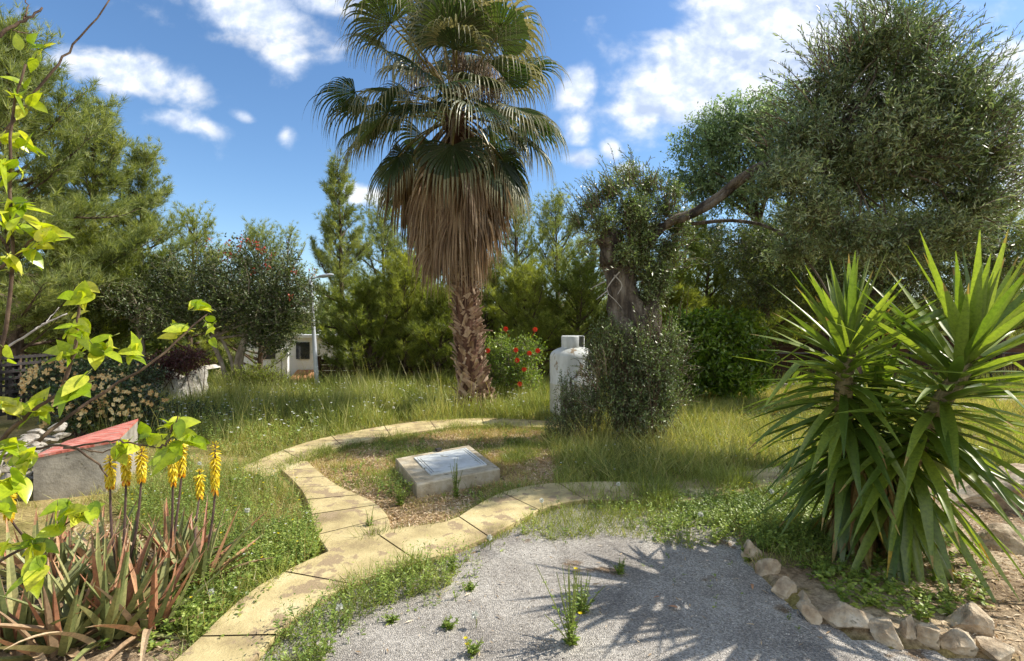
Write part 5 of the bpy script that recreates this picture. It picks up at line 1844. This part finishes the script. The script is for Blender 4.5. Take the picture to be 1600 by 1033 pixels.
def grass_all():
    near = lambda x, y: np.clip(y, 1, 20)
    # tall back meadow
    g = Geo()
    x, y = scatter(150000, -9.5, 1.2, 6.1, 12.8, lambda x, y: inpoly(x, y, Z_BACK) & ~hard(x, y) & (rng.random(len(x)) < .25 + .75 * clumpf(x, y, 1.1, .3, .7)))
    hh = np.interp(y, [6.2, 7.2, 8.2, 12], [.10, .2, .34, .36])
    yel_ = rng.random(len(x)) < np.interp(y, [6.4, 7.4, 12], [.75, .35, .22])  # share of yellow blades, higher toward the near border
    blades(g, x[~yel_], y[~yel_], hh[~yel_], .009, .3, 0)
    blades(g, x[yel_], y[yel_], hh[yel_] * .9, .008, .35, 1)
    # right meadow
    x, y = scatter(170000, -.3, 12.5, 4.9, 12.2, lambda x, y: inpoly(x, y, Z_RIGHT) & (~hard(x, y) | (on_path(x, y) & (rng.random(len(x)) < np.clip((x - .55) * 1.2, 0, .6)))) & (rng.random(len(x)) < .3 + .7 * clumpf(x, y, 1.3, .25, .65, 5)))
    fy = (clumpf(x, y, .55, .4, .62, 11) * .5 + np.clip((x - 2.2) / 3.0, 0, 1) * .7) * np.clip((y - 5.4) / 2, 0, 1)
    s = rng.random(len(x)) < np.clip(fy, 0.06, .9)
    hh = np.interp(y, [5, 6.5, 9], [.17, .22, .24])
    blades(g, x[~s], y[~s], hh[~s], .0085, .45, 0)
    blades(g, x[s], y[s], hh[s] * .75, .008, .55, 1)
    s2 = s & (rng.random(len(x)) < .3)
    blades(g, x[s2], y[s2], hh[s2] * .7, .007, .9, 2)
    # far edge behind the palm
    x, y = scatter(26000, -10, 14, 11.5, 15.5, lambda x, y: rng.random(len(x)) < .8)
    blades(g, x, y, np.full(len(x), .42), .013, .3, 0)
    # left weedy grass
    x, y = scatter(52000, -4.5, -.9, 2.2, 6.0, lambda x, y: inpoly(x, y, Z_LEFT) & ~hard(x, y) & (rng.random(len(x)) < .25 + .75 * clumpf(x, y, 2.5, .3, .7)))
    s = rng.random(len(x)) < .2 + .5 * clumpf(x, y, 1.6, .45, .6, 31)
    blades(g, x[~s], y[~s], np.full((~s).sum(), .15), .0045, .5, 0)
    blades(g, x[s], y[s], np.full(s.sum(), .16), .004, .6, 1)
    s2 = rng.random(len(x)) < .06
    blades(g, x[s2], y[s2], np.full(s2.sum(), .26), .003, .4, 2)
    # circle bed: short dry turf with green patches
    x, y = scatter(110000, -2.4, 1.0, 3.9, 8.0, lambda x, y: inpoly(x, y, CIRCLE) & ~hard(x, y) & ~inpoly(x, y, slabp) & (rng.random(len(x)) < .14 + .8 * clumpf(x, y, 2.0, .3, .6, 3) * np.clip((y - 4.0) / 1.5, .14, 1)))
    gr = clumpf(x, y, 2.6, .55, .7, 8) > rng.random(len(x))
    blades(g, x[gr], y[gr], np.full(gr.sum(), .09), .005, .6, 0)
    dr = ~gr
    k = rng.random(dr.sum()) < .5
    xd, yd = x[dr], y[dr]
    blades(g, xd[k], yd[k], np.full(k.sum(), .06), .005, .9, 2)
    blades(g, xd[~k], yd[~k], np.full((~k).sum(), .055), .005, .8, 1)
    # edges of the gravel
    x, y = scatter(90000, -2.5, 3.2, 2.2, 5.3, lambda x, y: (inpoly(x, y, Z_GRL) | inpoly(x, y, Z_GRR)) & (rng.random(len(x)) < (.12 + .88 * clumpf(x, y, 3.0, .34, .6, 2)) * np.where(on_path(x, y), .18 + .6 * (x > .9), 1)))
    s = rng.random(len(x)) < .2
    blades(g, x[~s], y[~s], np.full((~s).sum(), .11), .0038, .6, 0)
    blades(g, x[s], y[s], np.full(s.sum(), .12), .0035, .7, 1)
    arm = P1i[10:] + P1o[10:][::-1]
    x, y = scatter(52000, .2, 3.6, 3.9, 6.2, lambda x, y: inpoly(x, y, arm) & (rng.random(len(x)) < np.clip((x - .35) * .9, 0, .85) * (.25 + .75 * clumpf(x, y, 2.0, .3, .55, 44))))
    blades(g, x, y, np.full(len(x), .2), .0055, .5, 0)
    # joints and rim of the paving: stray tufts creeping over it
    rim = P1i + P1o + P3i + P3o + P2i + P2o
    cs = [rim[i] for i in rng.integers(0, len(rim), 110)]
    xs = []; ys = []
    for i in rng.integers(0, len(P1i) - 3, 200):
        side = P1o if rng.random() < .55 else P1i
        f = rng.random(); a = np.array(side[i + 1]); b = np.array(side[i + 2]); p = a + (b - a) * f
        k = int(rng.integers(12, 46)); xs.append(p[0] + rng.normal(size=k) * .035); ys.append(p[1] + rng.normal(size=k) * .035)
    for i in rng.integers(0, len(P3i) - 1, 220):
        side = P3o if rng.random() < .5 else P3i
        f = rng.random(); a = np.array(side[i]); b = np.array(side[i + 1]); p = a + (b - a) * f
        k = int(rng.integers(20, 70)); xs.append(p[0] + rng.normal(size=k) * .07); ys.append(p[1] + rng.normal(size=k) * .07)
    x = np.concatenate(xs); y = np.concatenate(ys)
    blades(g, x, y, np.full(len(x), .12), .0045, .6, 0)
    x, y = scatter(5200, -9, 0.6, 6.6, 12.3, lambda x, y: inpoly(x, y, Z_BACK) & ~hard(x, y) & (rng.random(len(x)) < .2 + .8 * clumpf(x, y, 1.0, .35, .65, 33)))
    blades(g, x, y, np.full(len(x), .62), .0065, .22, 1)
    # lawn at far right beyond the yucca and dry strands bending over the mess
    x, y = scatter(9000, -.2, 5.5, 4.6, 8.5, lambda x, y: inpoly(x, y, Z_RIGHT) & ~hard(x, y))
    blades(g, x, y, np.full(len(x), .42), .0045, .9, 1)
    # tufts of weed foot round the palm, block, stones
    x, y = scatter(12000, -5.6, -3.2, 4.1, 6.4, lambda x, y: ~inpoly(x, y, blockp) & (rng.random(len(x)) < clumpf(x, y, 2.4, .3, .7, 4)))
    blades(g, x, y, np.full(len(x), .12), .005, .6, 1)
    o = g.build('grass', [M['grass'], M['grass_y'], M['straw']])
    tag(o, 'uncut green and yellow grass covering the garden', 'grass', kind='stuff')


grass_all()


def weeds(g, x, y, h, nl, L, Wd, m=0, T=T_OVAL, gt=None):
    n = len(x)
    if n == 0: return
    P = np.stack([x, y, gz(x, y)], 1)
    h = h * (.4 + .9 * rng.random(n))
    D = nrm(np.stack([rng.normal(size=n) * .28, rng.normal(size=n) * .28, np.ones(n)], 1))
    if gt is not None:
        X, Y_, Z = frames(D)
        gt.inst(T_TWIG, P, X * h[:, None], Y_ * .004, Z * .004, 1)
    t = np.tile((np.arange(nl) + .5) / nl, n)
    B = np.repeat(P, nl, 0) + np.repeat(D * h[:, None], nl, 0) * t[:, None]
    a = rng.random(n * nl) * 6.283
    ld = nrm(np.stack([np.cos(a), np.sin(a), rng.uniform(-.1, .8, n * nl)], 1))
    X, Y_, Z = frames(ld, np.tile([0, 0, 1.], (n * nl, 1)) + rng.normal(size=(n * nl, 3)) * .3)
    s = (L * (.5 + .8 * rng.random(n * nl)) * (1.2 - .6 * t))[:, None]
    g.inst(T, B, X * s, Y_ * s * (Wd / L), Z * s * .4, m)


def weeds_all():
    g = Geo()
    x, y = scatter(11000, -4.5, -.9, 2.2, 6.0, lambda x, y: inpoly(x, y, Z_LEFT) & ~hard(x - .05, y + .04) & (rng.random(len(x)) < .15 + .85 * clumpf(x, y, 2.2, .35, .65, 9)))
    weeds(g, x, y, .2, 13, .027, .011, 0, gt=g)
    x, y = scatter(2800, -2.2, -1.0, 2.2, 4.0, lambda x, y: inpoly(x, y, Z_LEFT) & ~hard(x, y))
    weeds(g, x, y, .12, 10, .035, .02, 0, gt=g)
    x, y = scatter(3000, 1.2, 3.9, 2.3, 5.2, lambda x, y: inpoly(x, y, Z_BED) & (rng.random(len(x)) < clumpf(x, y, 2.6, .38, .62, 6) * np.clip(1.5 - (x - 2.0) * .7, .12, 1)))
    weeds(g, x, y, .1, 11, .036, .02, 0, gt=g)
    x, y = scatter(9000, -.3, 3.2, 3.3, 5.3, lambda x, y: inpoly(x, y, Z_GRR) & (~on_path(x, y) | (x > 1.2)) & (rng.random(len(x)) < clumpf(x, y, 2.6, .34, .58, 6) * np.clip((y - 3.5) * 1.2 + (x - 1.2), .1, 1)))
    weeds(g, x, y, .12, 11, .03, .014, 0, gt=g)
    x, y = scatter(5200, -2.5, .4, 2.2, 4.2, lambda x, y: inpoly(x, y, Z_GRL) & (rng.random(len(x)) < clumpf(x, y, 3.2, .34, .56, 12) * np.where(on_path(x, y), .3, 1)))
    weeds(g, x, y, .2, 12, .028, .01, 0, gt=g)
    x, y = scatter(7000, -9, 1, 6.2, 12.5, lambda x, y: inpoly(x, y, Z_BACK) & ~hard(x, y) & (rng.random(len(x)) < clumpf(x, y, .9, .4, .62, 14)))
    weeds(g, x, y, .4, 12, .04, .016, 0, gt=g)
    x, y = scatter(3800, 0, 8, 5.2, 11.5, lambda x, y: inpoly(x, y, Z_RIGHT) & ~hard(x, y) & (rng.random(len(x)) < clumpf(x, y, 1.2, .4, .62, 15)))
    weeds(g, x, y, .22, 11, .035, .014, 0, gt=g)
    x, y = scatter(900, -2.4, 1.0, 4.2, 8.0, lambda x, y: inpoly(x, y, CIRCLE) & ~inpoly(x, y, slabp) & (rng.random(len(x)) < clumpf(x, y, 2.4, .5, .66, 8)))
    weeds(g, x, y, .12, 12, .032, .015, 0, gt=g)
    x, y = scatter(700, -2.0, 2.6, 2.3, 4.6, lambda x, y: inpoly(x, y, GRAVEL) & (rng.random(len(x)) < clumpf(x, y, 2.1, .5, .7, 27)))
    weeds(g, x, y, .035, 7, .022, .009, 0, gt=g)
    x, y = scatter(800, -2.0, .2, 2.2, 4.0, lambda x, y: inpoly(x - .1, y + .12, Z_GRL))
    weeds(g, x, y, .1, 8, .024, .008, 0, gt=g)
    # round the concrete slab and aloes
    x = rng.normal(-1.05, .12, 60); y = rng.normal(4.85, .18, 60)
    k = ~inpoly(x, y, slabp); weeds(g, x[k], y[k], .15, 12, .035, .016, 0, gt=g)
    x = rng.uniform(-2.6, -1.4, 260); y = rng.uniform(2.5, 3.4, 260)
    weeds(g, x, y, .08, 10, .035, .022, 0, gt=g)
    o = g.build('ground_weeds', [M['weed'], M['stem_g']]); tag(o, 'leafy green weeds spreading among the grass', 'weeds', kind='stuff')
    # litter
    g = Geo()
    x, y = scatter(60000, -2.3, .9, 3.9, 7.6, lambda x, y: inpoly(x, y, CIRCLE) & ~inpoly(x, y, slabp) & (rng.random(len(x)) < .25 + .75 * clumpf(x, y, 1.8, .35, .6, 20)))
    x2, y2 = scatter(7000, 2.2, 4.4, 2.2, 4.6, lambda x, y: inpoly(x, y, BED))
    x3, y3 = scatter(6000, -3.4, -1.2, 2.0, 4.2, lambda x, y: ~hard(x, y))
    x = np.concatenate([x, x2, x3]); y = np.concatenate([y, y2, y3]); n = len(x)
    O = np.stack([x, y, gz(x, y) + .012 * rng.random(n)], 1)
    D = rng.normal(size=(n, 3)) * [1, 1, .3]
    X, Y_, Z = frames(D, np.tile([0, 0, 1.], (n, 1)) + rng.normal(size=(n, 3)) * .5)
    s = (.018 + .035 * rng.random(n))[:, None]
    g.inst(T_RH, O, X * s, Y_ * s * .28, Z * s * .5)
    o = g.build('leaf_litter', M['litter']); tag(o, 'dry brown leaf litter and straw on the bare soil', 'leaf litter', kind='stuff')
    g = Geo()
    x, y = scatter(1500, -2.2, 3.2, 1.9, 5.0, lambda x, y: inpoly(x, y, GRAVEL) & (rng.random(len(x)) < .12 + .9 * clumpf(x, y, 1.7, .45, .7, 3)))
    n = len(x)
    O = np.stack([x, y, .016 + .01 * rng.random(n)], 1)
    X, Y_, Z = frames(rng.normal(size=(n, 3)) * [1, 1, .15], np.tile([0, 0, 1.], (n, 1)) + rng.normal(size=(n, 3)) * .3)
    s = (.012 + .05 * rng.random(n) ** 2)[:, None]
    g.inst(T_RH, O, X * s, Y_ * s * .12 + Y_ * .003, Z * s * .3)
    # straggling low seedlings
    o = g.build('dry_debris', M['litter']); tag(o, 'dry bits of grass and leaf blown over the gravel', 'debris', kind='stuff')
    # small flowers through the meadow
    g = Geo()
    def dots(x, y, h, s, m, k=5):
        n = len(x)
        z = gz(x, y) + h * (.5 + .6 * rng.random(n))
        P = np.stack([x, y, z], 1)
        for a in range(k):
            dd = nrm(np.stack([np.full(n, math.cos(a / k * 6.283)), np.full(n, math.sin(a / k * 6.283)), np.full(n, .35)], 1) + rng.normal(size=(n, 3)) * .2)
            X, Y_, Z = frames(dd, np.tile([0, 0, 1.], (n, 1)))
            g.inst(T_RH, P, X * s, Y_ * s * .8, Z * s * .4, m)
        B = P.copy(); B[:, 2] = gz(x, y)
        X = P - B
        g.inst(T_TWIG, B, X, np.tile([.003, 0, 0], (n, 1)), np.tile([0, .003, 0], (n, 1)), 2)
    x, y = scatter(620, -7.5, .3, 6.4, 11, lambda x, y: inpoly(x, y, Z_BACK) & ~hard(x, y)); dots(x, y, .36, .026, 0)
    x, y = scatter(160, -4, -1, 2.6, 6.0, lambda x, y: inpoly(x, y, Z_LEFT) & ~hard(x, y)); dots(x, y, .2, .011, 0)
    x, y = scatter(170, -4, -1, 2.6, 6.0, lambda x, y: inpoly(x, y, Z_LEFT) & ~hard(x, y)); dots(x, y, .18, .011, 1)
    x, y = scatter(140, -.2, 3.6, 3.6, 7, lambda x, y: (inpoly(x, y, Z_RIGHT) | inpoly(x, y, Z_GRR)) & ~hard(x, y)); dots(x, y, .22, .012, 1)
    x, y = scatter(160, 0, 6, 5, 9, lambda x, y: inpoly(x, y, Z_RIGHT) & ~hard(x, y)); dots(x, y, .24, .013, 0)
    o = g.build('meadow_flowers', [M['white_fl'], M['yellow_fl'], M['stem_g']]); tag(o, 'tiny white and yellow wild flowers dotted through the grass', 'wild flowers', kind='stuff')


weeds_all()


# individual plants one can tell apart
def tall_weed(px, py, h, label, n=6, flower='yellow_fl', spread=.1, group='single weeds on the gravel'):
    x, y = G(px, py)
    t = thing('weed_plant', label, 'weed', (x, y, 0), group)
    g = Geo(); gf = Geo()
    for i in range(n):
        a = rng.random() * 6.283; hh = h * (.5 + .5 * rng.random()) if i else h
        e = np.array([x + math.cos(a) * spread * rng.random(), y + math.sin(a) * spread * rng.random(), hh])
        c = curve([(x, y, 0), (x * .5 + e[0] * .5, y * .5 + e[1] * .5, hh * .55), e], 7)
        tube(g, c, np.linspace(.0035, .0015, 7), 4, m=1, cap=False)
        k = 16
        u = rng.random(k) * .75
        B = np.stack([np.interp(u, np.linspace(0, 1, 7), c[:, j]) for j in range(3)], 1)
        aa = rng.random(k) * 6.283
        ld = nrm(np.stack([np.cos(aa), np.sin(aa), rng.uniform(0, .8, k)], 1))
        X, Y_, Z = frames(ld, np.tile([0, 0, 1.], (k, 1)) + rng.normal(size=(k, 3)) * .3)
        s = (.035 * (.5 + .8 * rng.random(k)) * (1.2 - u))[:, None]
        g.inst(T_OVAL, B, X * s, Y_ * s * .4, Z * s * .5, 0)
        if flower and i < 2:
            gf = Geo()
            for q in range(8):
                d = nrm(np.array([math.cos(q / 8 * 6.283), math.sin(q / 8 * 6.283), .5]))
                X, Y_, Z = frames(d[None], np.array([[0, 0, 1.]]))
                gf.inst(T_RH, e[None], X * .014, Y_ * .008, Z * .01)
            gf.build('flower', M[flower], t)
    g.build('foliage', [M['weed'], M['stem_g']], t)


tall_weed(893, 1010, .40, 'tall yellow flowered weed growing alone in the middle of the gravel', 20, spread=.2)
tall_weed(910, 960, .22, 'leafy weed just behind the tall flowered one on the gravel', 12, None, .13)
tall_weed(968, 900, .14, 'small leafy weed on the gravel near the grass edge', 6, None, .07)
tall_weed(612, 975, .07, 'low pale weed on the gravel right of the path', 6, None, .07)
tall_weed(700, 985, .08, 'dull low weed on the gravel left of the tall flowered one', 6, None, .07)
tall_weed(735, 925, .07, 'small weed near the paving joint on the gravel', 5, None, .06)
tall_weed(740, 1025, .1, 'weed at the bottom edge of the gravel centre left', 6, 'yellow_fl', .08)
tall_weed(706, 895, .13, 'tuft of broad weed leaves against the yellow paving edge', 8, None, .05, 'weeds along the paving')
tall_weed(712, 778, .36, 'dark sprig growing in front of the pale inspection cover', 14, None, .1, 'weeds along the paving')
tall_weed(625, 790, .24, 'bushy weed against the near left corner of the inspection slab', 16, None, .1, 'weeds along the paving')
tall_weed(578, 830, .2, 'brownish stemmed weed beside the end of the left paving', 5, None, .05, 'weeds along the paving')
tall_weed(1480, 950, .14, 'bright green herb between the border stones and the yucca', 14, None, .14, 'herbs in the yucca bed')
tall_weed(1170, 880, .16, 'green herb over the farthest mossy border stone', 10, None, .1, 'herbs in the yucca bed')
tall_weed(1275, 900, .15, 'green herb behind the small cream border stone', 12, None, .14, 'herbs in the yucca bed')


def dandelion(px, py, h, label, yellow=False):
    x, y = G(px, py + h / (1280 / (py - HOR) ** 1) * 0)
    dep = FPX * (EYE - h) / (py - HOR)
    x = (px - 800) / FPX * dep
    z0 = float(gz(x, dep))
    t = thing('dandelion', label, 'dandelion', (x, dep, z0), 'dandelion clocks in the grass')
    g = Geo(); tube(g, curve([(x, dep, z0), (x + .01, dep, h * .5), (x, dep, h)], 5), .0022, 4); g.build('stem', M['stem_g'], t)
    g = Geo()
    n = 60
    D = nrm(rng.normal(size=(n, 3)))
    X, Y_, Z = frames(D)
    g.inst(T_RH, np.tile([x, dep, h], (n, 1)) + D * .003, X * .02, Y_ * .009, Z * .006)
    g.build('seed_head', M['yellow_fl' if yellow else 'white_fl'], t)


for px, py, h, lb in [(1206, 768, .2, 'white dandelion clock closest to the yucca leaves'), (1095, 804, .14, 'dandelion clock at the gravel edge below the long shade'), (966, 756, .2, 'dandelion clock above the paved path centre'),
                      (846, 782, .12, 'dandelion clock on the paved path edge left of centre'), (742, 961, .08, 'small dandelion clock low on the gravel'), (530, 949, .1, 'dandelion clock beside the left end of the yellow paving'),
                      (386, 797, .2, 'dandelion clock in the left weeds right of the aloe spikes'), (312, 724, .22, 'dandelion clock behind the single aloe spike'), (330, 925, .1, 'dandelion clock close to the red aloe leaf'),
                      (615, 637, .3, 'big white flower head left of the palm foot'), (733, 633, .25, 'white flower head touching the palm foot at left'), (765, 840, .1, 'dandelion clock over the right bend of the paving')]:
    dandelion(px, py, h, lb)


def fallen_leaf(px, py, s, label, mat='aloe_red'):
    x, y = G(px, py)
    g = Geo()
    a = rng.random() * 6
    leaf_strip(g, (x, y, .028), (math.cos(a), math.sin(a), .1), (0, 0, 1), s, s * .45, bend=.5, fold=.4, n=6)
    tag(g.build('fallen_leaf', M[mat]), label, 'leaf', 'fallen leaves on the gravel')


fallen_leaf(1058, 958, .06, 'rust coloured fallen leaf in the middle of the yucca shadow')
fallen_leaf(1175, 920, .05, 'orange fallen leaf beside the border stones')
fallen_leaf(1030, 940, .035, 'small pinkish fallen leaf left of the rust coloured one')
fallen_leaf(1178, 985, .04, 'pale curled fallen leaf near the small border stones', 'litter')
